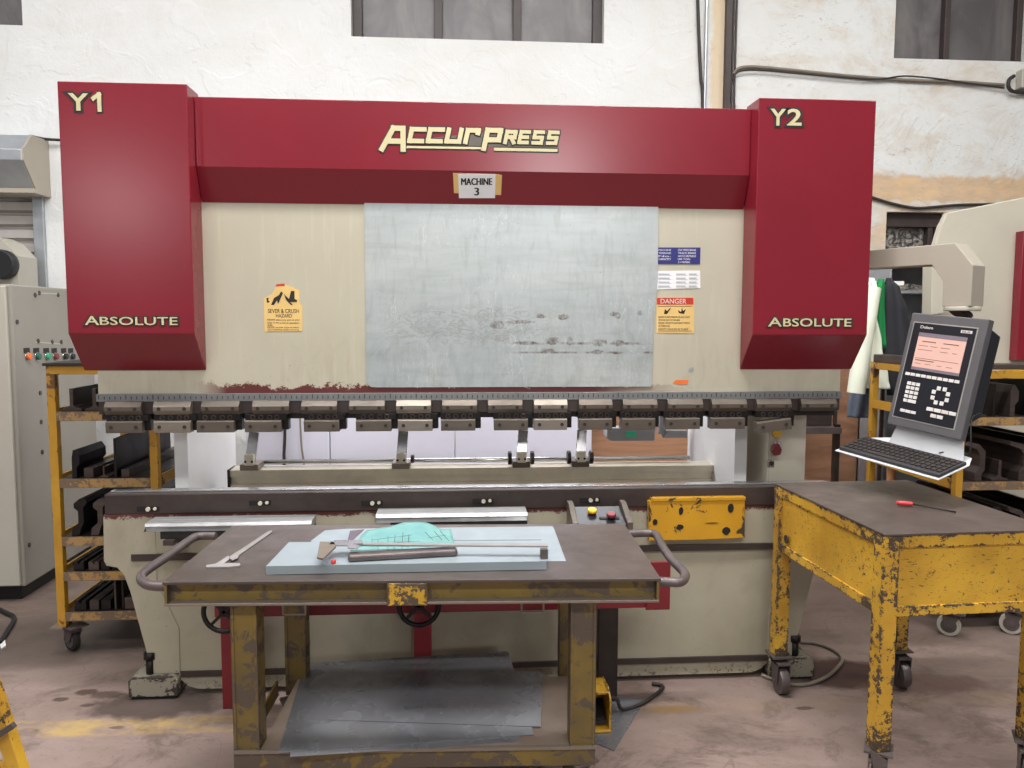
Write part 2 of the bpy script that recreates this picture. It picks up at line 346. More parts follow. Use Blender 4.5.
def thing(name, label, cat, loc=(0, 0, 0), group=None, rz=0):
    o = bpy.data.objects.new(name, None); COL.objects.link(o); o.location = loc; o.rotation_euler = (0, 0, rz)
    o.empty_display_size = .1
    WM[o] = Matrix.Translation(Vector(loc)) @ Matrix.Rotation(rz, 4, 'Z'); o['label'] = label; o['category'] = cat
    if group: o['group'] = group
    return o
def tag(o, label, cat, group=None):
    o['label'] = label; o['category'] = cat
    if group: o['group'] = group
    return o
S = dict(kind='structure')
BOUNDS = {}
def textmb(body, x0, x1, z0, z1, y, shear=0, off=0, ext=.0012, mb=None, fit=True, char=0, size=None, M=None, grow=0):
    """writing laid on the plane y, facing the camera side (-y), fitted to a rectangle"""
    if grow and (body, shear, off) not in BOUNDS: textmb(body, x0, x1, z0, z1, y, shear, off)
    off0 = off; off = off+grow
    c = bpy.data.curves.new('t', 'FONT'); c.body = body; c.size = 1; c.shear = shear; c.offset = off; c.extrude = .01; c.resolution_u = 3
    c.space_character = 1+char; c.align_x = 'CENTER'
    o = bpy.data.objects.new('t', c); COL.objects.link(o); bpy.context.view_layer.update()
    me = bpy.data.meshes.new_from_object(o.evaluated_get(bpy.context.evaluated_depsgraph_get()))
    vs = [v.co.copy() for v in me.vertices]; fs = [tuple(p.vertices) for p in me.polygons]
    bpy.data.objects.remove(o); bpy.data.curves.remove(c); bpy.data.meshes.remove(me)
    ax, bx = min(v.x for v in vs), max(v.x for v in vs); ay, by = min(v.y for v in vs), max(v.y for v in vs)
    if grow: ax, bx, ay, by = BOUNDS[(body, shear, off0)]
    else: BOUNDS[(body, shear, off0)] = (ax, bx, ay, by)
    mb = mb or MB()
    out = [Vector((x0+(v.x-ax)/(bx-ax)*(x1-x0), y-(ext if v.z > 0 else 0), z0+(v.y-ay)/(by-ay)*(z1-z0))) for v in vs]
    if M: out = [M @ v for v in out]
    mb.add(out, fs); return mb
def textpx(body, xa, ya, xb, yb, Y, **k):   # rectangle read off the photograph at depth Y
    a = P(xa, yb, Y); b = P(xb, ya, Y); return textmb(body, a.x, b.x, a.z, b.z, Y, **k)
def ngon(cx, cz, r, n, a0=0): return [(cx+r*math.cos(a0+2*math.pi*i/n), cz+r*math.sin(a0+2*math.pi*i/n)) for i in range(n)]

# ================================================================== SETTING
WY = 5.9
def rects_minus(x0, x1, z0, z1, holes):
    xs = sorted({x0, x1, *[h[0] for h in holes], *[h[1] for h in holes]}); zs = sorted({z0, z1, *[h[2] for h in holes], *[h[3] for h in holes]})
    out = []
    for i in range(len(xs)-1):
        for j in range(len(zs)-1):
            cx, cz = (xs[i]+xs[i+1])/2, (zs[j]+zs[j+1])/2
            if not any(h[0] < cx < h[1] and h[2] < cz < h[3] for h in holes): out.append((xs[i], xs[i+1], zs[j], zs[j+1]))
    return out
w1 = (XP(351, WY, 20), XP(604, WY, 20), ZP(40, WY, 480), 4.45)
w2 = (XP(895, WY, 30), XP(1030, WY, 30), ZP(60, WY, 960), 4.40)
w3 = (XP(-60, WY, 10), XP(22, WY, 10), ZP(25, WY, 10), 4.45)
w4 = (XP(886, WY, 230), XP(946, WY, 230), 1.75, ZP(212, WY, 915))
d1 = (XP(-70, WY, 240), XP(38, WY, 240), 0.0, ZP(190, WY, 20))
wl = MB()
for r in rects_minus(-6, 6.5, 0, 5.2, [w1, w2, w3, w4, d1]): wl.box(r[0], r[1], WY, WY+.25, r[2], r[3])
wl.build('wall_back', 'wall', **S)
MB().box(-6, 6.5, -2, WY+.25, -.1, 0).build('floor', 'floor', **S)
def window(i, w, mull, mat, fr=.07, trans=None):
    t = bpy.data.objects.new('window_%d' % i, None); COL.objects.link(t); t['kind'] = 'structure'
    t.location = (w[0], WY+.12, w[2]); WM[t] = Matrix.Translation(t.location)
    m = MB(); y0, y1 = WY+.08, WY+.16
    m.box(w[0], w[0]+fr, y0, y1, w[2], w[3]); m.box(w[1]-fr, w[1], y0, y1, w[2], w[3])
    m.box(w[0], w[1], y0, y1, w[3]-fr, w[3])
    m.box(w[0]+fr, w[1]-fr, y0, y1, w[2], w[2]+.012)
    for x in mull: m.box(x-fr*.45, x+fr*.45, y0-.01, y1, w[2], w[3])
    if trans: m.box(w[0], w[1], y0-.02, y1, trans[0], trans[1])
    m.build('window_frame', 'frame_brown', t, bevel=.004)
    xs = [w[0]]+list(mull)+[w[1]]
    for a, b in zip(xs[:-1], xs[1:]):
        MB().box(a+.02, b-.02, WY+.13, WY+.14, w[2]+.01, w[3]-.02).build('pane', mat, t)
window(1, w1, [XP(438, WY, 20), XP(518, WY, 20)], 'dusty_glass')
window(2, w2, [XP(953, WY, 30)], 'dusty_glass', .05)
window(3, w3, [], 'dusty_glass', .03)
window(4, w4, [XP(936, WY, 230)], 'foil', .045, (ZP(226, WY, 915), w4[3]))
# roller shutter door
d = bpy.data.objects.new('door_1', None); COL.objects.link(d); d['kind'] = 'structure'; d.location = (d1[0], WY, 0); WM[d] = Matrix.Translation(d.location)
m = MB(); z = 0.0
prof = []
while z < d1[3]-.04:
    prof += [(WY+.10, z), (WY+.055, z+.015), (WY+.055, z+.075), (WY+.10, z+.09)]; z += .10
prof += [(WY+.13, prof[-1][1]), (WY+.13, 0)]
m.prism(prof, 'x', d1[0], d1[1]-.01).build('shutter_curtain', 'shutter', d)
MB().box(d1[1]-.015, d1[1]+.06, WY-.03, WY, 0, d1[3]+.02).build('guide_rail', 'galv', d, bevel=.003)
hz0, hz1 = ZP(193, WY-.02, 45), ZP(134, WY-.2, 20)
hx = XP(49.5, WY, 160)-.012
pr = [(WY, hz0), (WY-.20, hz0), (WY-.34, hz0+.17), (WY-.34, hz1-.13), (WY-.22, hz1-.01), (WY, hz1)]
MB().prism(pr, 'x', d1[0]-.2, hx).build('shutter_hood', 'galv', d, bevel=.004)
MB().prism([(p[0]*1.0, p[1]) for p in pr], 'x', hx, hx+.012).box(hx-.3, hx+.012, WY-.22, WY-.0, hz0-.03, hz0).build('hood_end_plate', 'arm_grey', d)

# fixed duct, cables and junction box on the wall
def wallpath(pts, y=WY-.02): return [P(a, b, y) for a, b in pts]
x = XP(728, WY, 50); m = MB()
m.box(x-.032, x+.01, WY-.05, WY-.001, 0, 4.6); 
for k in (0, .022): m.tube([(x+.03+k*.6, WY-.02, 0.02), (x+.035+k, WY-.02, 2.9), (x+.028+k, WY-.02, 3.4), (x+.034+k, WY-.02, 4.6)], .008)
tag(m.build('cable_duct', 'frame_brown'), 'dark rusty vertical cable duct running up the plaster wall between the windows', 'cable duct')
tag(MB().tube(wallpath([(697, -30), (699, 40), (701, 80), (703, 120), (706, 400)]), .012).build('wall_cable', 'cable'), 'thin black vertical cable on the white wall near the rusty duct', 'cable')
tag(MB().tube([(XP(705, WY, 50), WY-.02, 0.0), (XP(705, WY, 50), WY-.02, 4.6)], .012).build('conduit', 'galv'), 'thin pale vertical conduit on the white wall near the rusty duct', 'pipe')
hp = [(733, 74), (740, 68), (757, 67), (800, 71), (850, 76), (905, 80), (960, 82), (1004, 85)]
tag(MB().tube(wallpath(hp), .012).build('wall_cable', 'cable_grey'), 'grey cable bundle running level across the stained wall to the junction box', 'cable')
hp = [(733, 80), (738, 72), (757, 70), (800, 73.5), (850, 78), (880, 79), (905, 76), (940, 79), (960, 82), (1004, 88)]
tag(MB().tube(wallpath(hp, WY-.035), .006).build('wall_cable', 'cable'), 'thin sagging black wire tied along the grey cable bundle', 'cable')
tag(MB().tube(wallpath([(868, 196), (890, 203), (915, 208), (935, 207), (960, 205), (1010, 204)]), .011).build('wall_cable', 'cable'), 'dark wire drooping above the small foil-backed window', 'cable')
a, b = P(1015, 90, WY), P(1034, 72, WY)
j = MB().box(a.x, b.x, WY-.07, WY, a.z, b.z)
tag(j.build('junction_box', 'cabinet_edge', bevel=.006), 'small beige electrical junction box on the wall below the upper window', 'junction box')
tag(MB().tube([P(1014, 76, WY-.03), P(1009, 80, WY-.05), P(1009, 88, WY-.05), P(1016, 92, WY-.04), P(1040, 92, WY-.04)], .014).build('flexible_conduit', 'cable'), 'short looped flexible conduit around the wall junction box', 'conduit')
tag(MB().tube(wallpath([(30, 136), (45, 139), (60, 140), (80, 141)], WY-.05), .01).build('wall_cable', 'cable'), 'short dark cable leaving the end of the shutter hood', 'cable')

# ================================================================== PRESS BRAKE
pb = thing('press_brake', 'large red and cream press brake with galvanised front sheet', 'press brake', (.1, 3.6, 0))
YR = 3.34
XL, XR = XP(98, YR, 393), XP(840, YR, 391)
zr0 = ZP(394, YR)
MB().box(XL, XR, YR, YR+.09, zr0, 2.46).build('ram', 'cream', pb, bevel=.004)
# side frames with a C-shaped throat
def arc(cy, cz, r, a0, a1, n=8): return [(cy+r*math.cos(math.radians(a0+(a1-a0)*i/n)), cz+r*math.sin(math.radians(a0+(a1-a0)*i/n))) for i in range(n+1)]
def side_frame(x):
    p = [(3.44, .06), (3.44, .70)] + arc(3.44, .86, .16, -90, 0) + [(3.60, 1.15)] + arc(3.44, 1.15, .16, 0, 60) + [(3.44, 1.32), (3.44, 2.40), (4.30, 2.40), (4.36, 2.2), (4.36, .06)]
    MB().prism(p, 'x', x-.03, x+.03).build('side_frame', 'frame_white', pb)
side_frame(-1.27); side_frame(1.365)
MB().box(-1.24, 1.31, 3.9, 4.0, 2.05, 2.38).build('cross_tie', 'beige_plate', pb)
for x in (-1.02, 1.10): MB().cyl((x, 3.62, 1.42), (x, 3.62, 2.36), .11, n=24).build('hydraulic_cylinder', 'dark_steel', pb)
# red covers
def hood(x0, x1, outer):
    z1, zf, zb = 2.545, 1.563, ZP(370.5, YR-.002, 300); xi = -.008*outer
    a0, a1 = (x0+xi, x1) if outer > 0 else (x0, x1+xi)
    ys = 3.20
    vs = [(x0, ys, z1), (x1, ys, z1), (x0, ys, zf), (x1, ys, zf), (a0, YR-.002, zb), (a1, YR-.002, zb), (a0, YR-.002, z1), (a1, YR-.002, z1)]
    return MB().add(vs, [(0, 1, 3, 2), (2, 3, 5, 4), (4, 5, 7, 6), (6, 7, 1, 0), (0, 2, 4, 6), (1, 7, 5, 3)])
hood(-1.553, -1.061, 1).build('cylinder_cover', 'red', pb, bevel=.004)
hood(1.250, 1.755, -1).build('cylinder_cover', 'red', pb, bevel=.004)
MB().prism([(3.28, 2.52), (3.28, 2.243), (YR-.002, 2.106), (YR-.002, 2.52)], 'x', -1.0605, 1.2495).build('beam_cover', 'red', pb, bevel=.003)
MB().box(-1.5, 1.7, YR+.092, 3.9, 2.42, 2.50).build('top_plate', 'red', pb)
# galvanised sheet
x0, x1 = XP(365.5, YR-.004, 300), XP(656.5, YR-.004, 300); z0, z1 = ZP(387, YR-.004, 500), 2.125
r = .03
pts = [(x0, z1), (x1, z1), (x1+.004, 1.8), (x1-.012, 1.60), (x1-.014, z0+.01), (x1-.02, z0), (x0+r+.02, z0)] + [(x0+r+r*math.cos(t), z0+r+r*math.sin(t)) for t in [math.radians(k) for k in (250, 225, 200, 180)]]
MB().prism(pts, 'y', YR-.005, YR-.001).build('front_sheet', 'guard_sheet', pb, label='scratched galvanised steel sheet')
# ruler and clamps
zc0, zc1 = ZP(400.5, 3.32), ZP(394, 3.32)
ru = MB().box(XL, XR, YR-.02, YR, zc0, zc1+.004).build('ruler_strip', 'ruler', pb, bevel=.001)
m = MB(); k = 0; xx = XL+.01
while xx < XR-.01:
    m.box(xx, xx+.003, YR-.0212, YR-.02, zc0+.010, zc1-(0 if k % 5 == 0 else .006)); xx += .022; k += 1
m.build('graduation', 'dark_steel', ru)
zu1, zu0, zm0, zl1, zl0 = ZP(400.3, 3.30), ZP(413.5, 3.30), ZP(420, 3.31), ZP(419.5, 3.29), ZP(431, 3.29)
MB().box(XL+.01, XR-.01, 3.322, 3.40, ZP(412.5, 3.32), zc0+.0).build('clamp_rail', 'rail', pb)
MB().box(XL+.01, XR-.02, 3.345, 3.39, ZP(418, 3.34), ZP(412.5, 3.32)).build('wedge_rail', 'dark_steel', pb)
UP = [104, 153, 201, 252, 301, 349, 396, 442, 488, 534, 579, 623, 668, 712, 757, 801]
LO = [106, 154, 197, 245, 304, 356, 398, 441, 494, 534, 579, 621, 665, 710, 757, None]
WU = [37, 37.5, 38, 37, 36, 36, 35, 35, 34.5, 33.5, 33.5, 34.5, 35, 35, 34.5, 36]
bright = {1: 1, 6: 1, 9: 1, 0: 0}
for i, (u, l, w) in enumerate(zip(UP, LO, WU)):
    xa, xb = XP(u, 3.29, 407), XP(u+w, 3.29, 407)
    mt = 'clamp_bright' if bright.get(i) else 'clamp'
    t = MB().prism([(3.322, zu0), (3.30, zu0), (3.285, zu0+.018), (3.285, zu1-.022), (3.30, zu1), (3.322, zu1)], 'x', xa, xb).build('tool_clamp', mt, pb, bevel=.002)
    zb = zu0+.6*(zu1-zu0)-.008
    for f in (.16, .84):
        bx = xa+(xb-xa)*f; MB().cyl((bx, 3.281, zb), (bx, 3.2855, zb), .0075, n=12).build('bolt', 'ink', t)
    if l is None: continue
    la, lb = XP(l, 3.29, 426), XP(l+w-.5, 3.29, 426)
    mid = MB().box(la-.002, lb+.02, 3.302, 3.36, zl1-.002, zu0+.0)
    mid.box(lb+.0, lb+.024, 3.315, 3.36, zl0+.006, zu0+.0); mid = mid.build('clamp_body', 'tool', pb, bevel=.002)
    s = MB()
    for q in (.2, .42, .66, .86):
        cx = la+(lb-la)*q; s.torus((cx, 3.302, (zl1+zu0)/2-.001), (0, 1, 0), .009, .0028, 12, 6)
    s.build('spring', 'tool_lit', mid)
    M = None
    lp = MB().prism([(3.33, zl0), (3.283, zl0), (3.283, zl1-.004), (3.290, zl1), (3.33, zl1)], 'x', la, lb)
    if i == 14:
        c = Vector(((la+lb)/2, 3.3, (zl0+zl1)/2-.012)); M = Matrix.Translation(c) @ Matrix.Rotation(math.radians(-7), 4, 'Y') @ Matrix.Translation(-c)@Matrix.Translation((0, 0, -.012))
        lp.xf(M)
    lp = lp.build('lower_clamp_plate', mt, pb, bevel=.002)
    zb = (zl0+zl1)/2
    for f in (.16, .84):
        bx = la+(lb-la)*f; c0 = Vector((bx, 3.279, zb)); c1 = Vector((bx, 3.2835, zb))
        if M: c0 = M @ c0; c1 = M @ c1
        MB().cyl(c0, c1, .0075, n=12).build('bolt', 'ink', lp)
# bed
YB = 3.30
xb0, xb1 = XP(104, YB, 500), .206-XP(104, YB, 500)
zt, zd = ZP(491, YB), ZP(510.5, YB)
rail = MB().box(xb0, xb1, YB, YB+.12, zd, zt).build('bed_rail', 'rail', pb, bevel=.004)
MB().box(xb0+.01, xb1-.01, YB+.035, YB+.085, zt, zt+.007).build('die_strip', 'chrome', pb, bevel=.002)
m = MB()
for px in range(120, 770, 9): m.cyl((XP(px, YB, 500), YB-.001, zt-.018), (XP(px, YB, 500), YB+.002, zt-.018), .003, n=8)
m.build('rivet', 'tool_lit', rail)
for px, py in ((148, 509), (260, 503), (372, 503), (483, 501), (590, 500)):
    c = P(px, py, YB-.002)
    s = MB().box(c.x-.045, c.x+.045, YB-.004, YB+.001, c.z-.010, c.z+.011).build('slot', 'void', rail)
    MB().cyl((c.x+.002, YB-.012, c.z), (c.x+.002, YB-.004, c.z), .009, n=10).cyl((c.x+.030, YB-.010, c.z+.002), (c.x+.030, YB-.004, c.z+.002), .007, n=10).build('slot_bolt', 'alu', s)
zs = [ZP(v, YB) for v in (551, 545, 666, 661, 687)]
zs = [.600, .628, .083, .108, .012]
xc0, xc1 = XP(131, YB, 540), .206-XP(131, YB, 540)
xl0, xl1 = XP(178, YB, 665), .206-XP(178, YB, 665)
pts = [(xc0, zd), (xc0, .50), (xl0, .20), (xl0, .10)] + [(xl0+.10-.10*math.cos(t), .10-.075*math.sin(t)) for t in [math.radians(k) for k in (25, 50, 75, 90)]]
pts2 = [(.206-a, b) for a, b in pts][::-1]
MB().prism(pts+pts2, 'y', YB+.006, YB+.10).build('bed_plate', 'cream_bed', pb)
MB().box(xc0, xc1, YB-.006, YB+.006, .600, .628).build('trim_strip', 'rail', pb)
MB().box(xl0+.01, xl1-.01, YB-.004, YB+.006, .083, .108).build('trim_strip', 'rail', pb)
# primer smears under the rail
lo = [(103, 519), (103.5, 561), (106, 566), (117, 568), (124, 576), (130, 592), (147, 655), (150, 674)]
pl = [(P(a, b, YB)[0], P(a, b, YB)[2]) for a, b in lo]
pl = [(pl[0][0], zd)] + pl[1:-1] + [(pl[-1][0], .10), (XP(180, YB, 672), .10), (XP(178, YB, 600), .30), (xc0+.10, .50), (xc0+.10, zd)]
for sgn in (0, 1):
    q = pl if not sgn else [(.206-a, b) for a, b in pl][::-1]
    MB().prism(q, 'y', YB+.001, YB+.13).build('front_leg', 'cream_bed', pb, bevel=.003)
    fx = lambda v: v if not sgn else .206-v
    a, b = sorted((fx(-1.405), fx(-1.20)))
    pd = MB().prism([(a, .012), (b, .012), (b, .085), (b-.02, .10), (a+.02, .10), (a, .085)], 'y', 3.27, 3.46).build('foot_pad', 'pad', pb, bevel=.004)
    bx = fx(-1.325)
    MB().cyl((bx, 3.31, .10), (bx, 3.31, .165), .018).cyl((bx, 3.31, .165), (bx, 3.31, .195), .026, n=6).build('levelling_bolt', 'tool', pd)
    MB().box(a+.01, b-.01, 3.28, 3.45, 0, .012).build('shim', 'void', pd)
# yellow cover plate on the bed
yp = [P(648, 501, 3.275), P(700, 498, 3.275), P(745, 496.5, 3.275), P(745, 538, 3.275), P(700, 540, 3.275), P(649, 541, 3.275)]
yp = MB().prism([(v.x, v.z) for v in yp], 'y', 3.275, 3.298).build('yellow_cover_plate', 'yellow_plate', pb, bevel=.003)
MB().box(P(650, 500, 3.29).x, P(744, 500, 3.29).x, 3.270, 3.30, ZP(500.5, 3.28, 700), ZP(497, 3.28, 700)).build('lip', 'yellow_plate', yp, bevel=.002)
m = MB()
for px, py, w, h in ((655, 522, 3, 3.5), (681, 511, 2.6, 5), (680, 527, 4, 3), (731, 508, 3.6, 5), (726, 531, 5, 4.5), (712, 523, 7, .5)):
    c = P(px, py, 3.274); k = 3.274/770
    m.prism([(c.x+w*k*math.cos(t)*(.8+.3*random.random()), c.z+h*k*math.sin(t)*(.8+.3*random.random())) for t in [2*math.pi*i/9 for i in range(9)]], 'y', 3.273, 3.2755)
m.build('cut_out', 'void', yp)
# die rail brackets
for px in (175, 290, 400, 505):
    c = XP(px, 3.2, 530); MB().box(c-.02, c+.02, 3.12, 3.302, .715, .735).box(c-.02, c+.02, 3.28, 3.302, .66, .715).build('support_bracket', 'rail', pb)
# back gauge
a, b = P(228, 487, 3.9), P(722, 463.5, 3.9)
zz0, zz1 = .768, .868
MB().prism([(3.9, zz0), (3.9, zz0+.028), (3.918, zz0+.030), (3.918, zz0+.064), (3.9, zz0+.066), (3.9, zz1), (4.01, zz1+.004), (4.01, zz0)], 'x', a.x+.012, b.x-.008).build('back_gauge_beam', 'alu', pb)
for x in (a.x, b.x-.008): MB().box(x, x+.012, 3.893, 4.015, zz0-.004, zz1+.004).build('end_cap', 'dark_steel', pb)
MB().cyl((XP(264, 3.98, 460), 3.99, zz1+.026), (XP(690, 3.98, 460), 3.99, zz1+.026), .011).build('guide_rod', 'chrome', pb)
for x in (-.75, .95): MB().box(x-.05, x+.05, 4.0, 4.30, zz0-.02, zz0+.04).box(x-.05, x+.05, 4.2, 4.30, .3, zz0).build('gauge_arm', 'dark_steel', pb)
MB().box(-1.24, 1.31, 4.24, 4.32, .18, .40).build('rear_tie', 'cream_bed', pb)
for i, px in enumerate((250, 401, 521, 580)):
    x = XP(px, 3.9, 450); w = .045
    g = MB().box(x-w, x+w, 3.87, 4.0, zz1+.004, zz1+.035); gb = g.build('gauge_finger', 'clamp_bright' if i < 2 else 'clamp', pb, bevel=.004)
    lean = (-.02, 0, .0, .0)[i]
    MB().bar((x+.0, 3.89, zz1+.035), (x+.012-lean*.3, 3.92, zz1+.19), .05, .02, (0, 1, 0)).build('finger_post', 'chrome', gb, bevel=.002)
    MB().box(x-.02, x+.025, 3.862, 3.90, zz1+.03, zz1+.085).build('finger_block', 'alu', gb, bevel=.003)
    for q in (-.014, .018): MB().cyl((x+q, 3.859, zz1+.05), (x+q, 3.863, zz1+.05), .006).build('screw', 'ink', gb)
    if i >= 1:
        for s_ in ((1,) if i == 1 else (-1, 1)):
            MB().cyl((x+s_*(w+.004), 3.90, zz1+.05), (x+s_*(w+.022), 3.90, zz1+.05), .035 if i > 1 else .022, n=20).build('knob', 'tool_lit' if s_ > 0 else 'dark_steel', gb, bevel=.003)
# electrical box beside the throat
bx0, bx1 = XP(768, 3.50, 440), XP(806, 3.50, 440)
eb = MB().box(bx0, bx1, 3.50, 3.8, .70, 1.33).build('electrical_box', 'beige_plate', pb, bevel=.004)
MB().box(bx0+.006, bx1-.02, 3.494, 3.50, .72, 1.32).build('box_door', 'beige_plate', eb, bevel=.003)
c = P(775, 434, 3.48)
MB().cyl((c.x+.01, 3.47, c.z), (c.x+.01, 3.494, c.z), .018).build('rotary_switch', 'yellow_clean', eb)
hk = MB().tube([(c.x+.01, 3.466, c.z-.01), (c.x+.02, 3.464, c.z-.035), (c.x+.004, 3.464, c.z-.05), (c.x-.004, 3.466, c.z-.03)], .004).build('padlock_shackle', 'chrome', eb)
MB().prism([(c.x-.022, c.z-.075), (c.x-.012, c.z-.045), (c.x+.012, c.z-.042), (c.x+.026, c.z-.07), (c.x+.02, c.z-.095), (c.x-.008, c.z-.10)], 'y', 3.455, 3.475).build('padlock', 'maroon', eb, bevel=.003)
c = P(772, 463, 3.48); MB().box(c.x-.02, c.x+.014, 3.484, 3.494, c.z-.018, c.z+.016).build('key_switch', 'chrome', eb, bevel=.002)
MB().cyl((c.x-.002, 3.478, c.z-.002), (c.x-.002, 3.485, c.z-.002), .010).build('key_hole', 'black', eb)
# rear of the throat: control box, cable tray
a, b = P(607, 441, 4.25), P(655, 428, 4.25)
gb = MB().prism([(a.x, b.z), (a.x, a.z+.02), (a.x+.02, a.z), (b.x, a.z), (b.x, b.z)], 'y', 4.25, 4.36).build('valve_box', 'grey_box', pb)
a, b = P(626, 437, 4.248), P(636, 431.5, 4.248); MB().box(a.x, b.x, 4.246, 4.25, a.z, b.z).build('indicator', 'teal_sticker', gb)
a = P(656, 434, 4.3); b = P(664, 405, 4.3); c = P(686, 434, 4.3)
MB().box(b.x-.03, b.x+.01, 4.28, 4.33, a.z, 1.5).box(b.x, c.x, 4.28, 4.33, a.z-.02, a.z+.02).build('cable_tray', 'grey_box', pb)
MB().prism([(P(v[0], v[1], 4.1).x, P(v[0], v[1], 4.1).z) for v in ((514, 489), (518, 483), (560, 482), (582, 484), (588, 489))], 'y', 4.08, 4.2).build('gearbox_cover', 'dark_steel', pb)
MB().box(XP(562, 4.1, 486), XP(575, 4.1, 486), 4.08, 4.2, .3, .79).build('gearbox_post', 'dark_steel', pb)

# writing and stickers on the machine (built as thin plates and letters)
YF = 3.20; YBM = 3.28
def strokes(paths, xa, ya, xb, yb, Y, wpx, shear, name='logo_letter'):
    a, b = P(xa, yb, Y), P(xb, ya, Y); w = wpx*Y/770; hh = b.z-a.z
    for k, (dw, th, mt) in enumerate(((w+.009, .0012, 'ink'), (w, .0024, 'gold'))):
        m = MB(); i_ = -1
        for path in paths:
            q = [Vector((a.x+u*(b.x-a.x)+shear*v*hh, Y-th/2, a.z+v*hh)) for u, v in path]
            for p0, p1 in zip(q[:-1], q[1:]):
                i_ += 1; d = (p1-p0).normalized()*dw/2*.98; o_ = Vector((0, -.00012*(i_+1+6*k), 0)); m.bar(p0-d+o_, p1+d+o_, dw, th, Vector((0, 1, 0)))
        m.build(name if k else name+'_outline', mt, pb)
def logo_text(body, xa, ya, xb, yb, Y, shear=0, off=.03, name='lettering'):
    bk = textpx(body, xa, ya, xb, yb, Y-.0005, shear=shear, off=off, grow=.085, ext=.0015).build(name+'_outline', 'ink', pb)
    textpx(body, xa, ya, xb, yb, Y-.0022, shear=shear, off=off, ext=.0012).build(name, 'gold', pb)
logo_text('Y', 68.5, 93.5, 88, 110.5, YF, .0, .02); strokes([[(.0, .72), (.55, 1), (.55, 0)]], 94, 94.5, 104, 110, YF, 3.6, 0)
logo_text('Y', 770, 109, 786, 125.5, YF, .0, .02); logo_text('2', 787, 109, 802, 125.5, YF, 0, .02)
logo_text('A', 85, 316, 99, 325, YF, 0, .01); logo_text('BSOLUTE', 100, 317, 177.5, 325, YF, 0, .01)
logo_text('A', 768, 317.5, 782, 326.5, YF, 0, .01); logo_text('BSOLUTE', 783, 318.5, 851.5, 326.5, YF, 0, .01)
# brand lettering on the beam
q = [(377, 151.5), (393, 125), (407, 125), (560, 130), (559, 145), (556, 153.5), (474, 152.5), (404, 151.5)]
L_ = {'A': [[(0, 0), (.55, 1.0), (1.0, 1.0), (1.0, 0)], [(.3, .38), (1.0, .38)]], 'C': [[(1, 1), (0, 1), (0, 0), (1, 0)]],
      'U': [[(0, 1), (0, 0), (1, 0), (1, 1)]], 'r': [[(0, 0), (0, 1), (1, 1), (1, .78)]], 'P': [[(0, -.45), (0, 1), (1, 1), (1, .25), (.05, .25)]],
      'R': [[(0, 0), (0, 1), (1, 1), (1, .5), (.05, .5)], [(.55, .5), (1, 0)]], 'E': [[(1, 1), (0, 1), (0, 0), (1, 0)], [(0, .5), (.9, .5)]],
      'S': [[(1, 1), (0, 1), (0, .5), (1, .5), (1, 0), (0, 0)]]}
for ch, xa, ya, xb, yb, wpx in (('A', 382, 128.5, 403, 149, 5.0), ('C', 409.5, 129.5, 422, 141, 4.3), ('C', 428, 129.7, 440.5, 141.2, 4.3), ('U', 446.5, 130, 459, 141.5, 4.3), ('r', 465.5, 130.5, 476, 142, 4.5), ('P', 485, 130.5, 498, 143, 4.8), ('R', 505, 132, 513.5, 142.5, 3.7), ('E', 519, 132, 527, 142.5, 3.4), ('S', 533, 132.3, 541, 143, 3.4), ('S', 547.5, 132.5, 555.5, 143.3, 3.4)):
    strokes(L_[ch], xa, ya, xb, yb, YBM, wpx, 0 if ch == 'A' else .22)
MB().prism([(P(a, b, YBM).x, P(a, b, YBM).z) for a, b in [(498, 131), (560, 132), (556, 147.5), (500, 147), (404, 144), (410, 140)]], 'y', YBM-.0006, YBM-.0001).build('logo_backing', 'logo_grey', pb)
for y_, mt, e in ((YBM-.0012, 'ink', 1.1), (YBM-.0024, 'gold', 0)):
    MB().prism([(P(a, b, YBM).x, P(a, b, YBM).z) for a, b in [(407-e, 146-e), (481, 147.2-e), (481, 149.4+e), (406-e, 148.2+e)]], 'y', y_, YBM).prism([(P(a, b, YBM).x, P(a, b, YBM).z) for a, b in [(494, 147.7-e), (558+e, 149.1-e), (557+e, 152+e), (494, 150.8+e)]], 'y', y_, YBM).build('logo_underline', mt, pb)
# machine number plate, on the sloping lower face of the beam cover
def slope(px, py):      # point on the sloping face
    y = YBM
    for _ in range(20):
        p = P(px, py, y); y = YBM+(2.243-p.z)/(2.243-2.106)*(YR-.002-YBM)
    return p
n_ = Vector((0, -.126, -.058)).normalized()
def onslope(mb_pts, th0, th1):
    v = [slope(a, b) for a, b in mb_pts]; n = len(v)
    m = MB(); m.add([p+n_*th0 for p in v]+[p+n_*th1 for p in v], [tuple(range(n)), tuple(range(n, 2*n))]+[(i, (i+1) % n, n+(i+1) % n, n+i) for i in range(n)]); return m
onslope([(453, 173), (497, 174), (502, 175), (501, 195), (454, 193)], 0, .0012).build('old_label', 'sign_tan', pb)
onslope([(458, 174), (495.5, 174), (495, 198), (459, 198)], .0012, .0024).build('machine_number_label', 'sign_white', pb)
SP = MB()
def slopetext(body, xa, ya, xb, yb):
    m = textmb(body, 0, 1, 0, 1, 0, ext=1, off=0)
    A, B, D = slope(xa, yb), slope(xb, yb), slope(xa, ya)
    SP.add([A+(B-A)*v.x+(D-A)*v.z+n_*(.0026-.0008*v.y*1) for v in m.v], m.f)
for o_ in (0, .35, .7): slopetext('MACHINE', 461+o_, 178, 491.5+o_, 184.8); slopetext('3', 474.3+o_, 187.5, 478.5+o_, 195.2)
YS = YR-.001
SP.build('machine_number_text', 'ink', pb)
def plate(pts, mat, y=YS, th=.001, name='sticker', parent=pb, **k):
    return MB().prism([(P(a, b, y).x, P(a, b, y).z) for a, b in pts], 'y', y-th, y).build(name, mat, parent, **k)
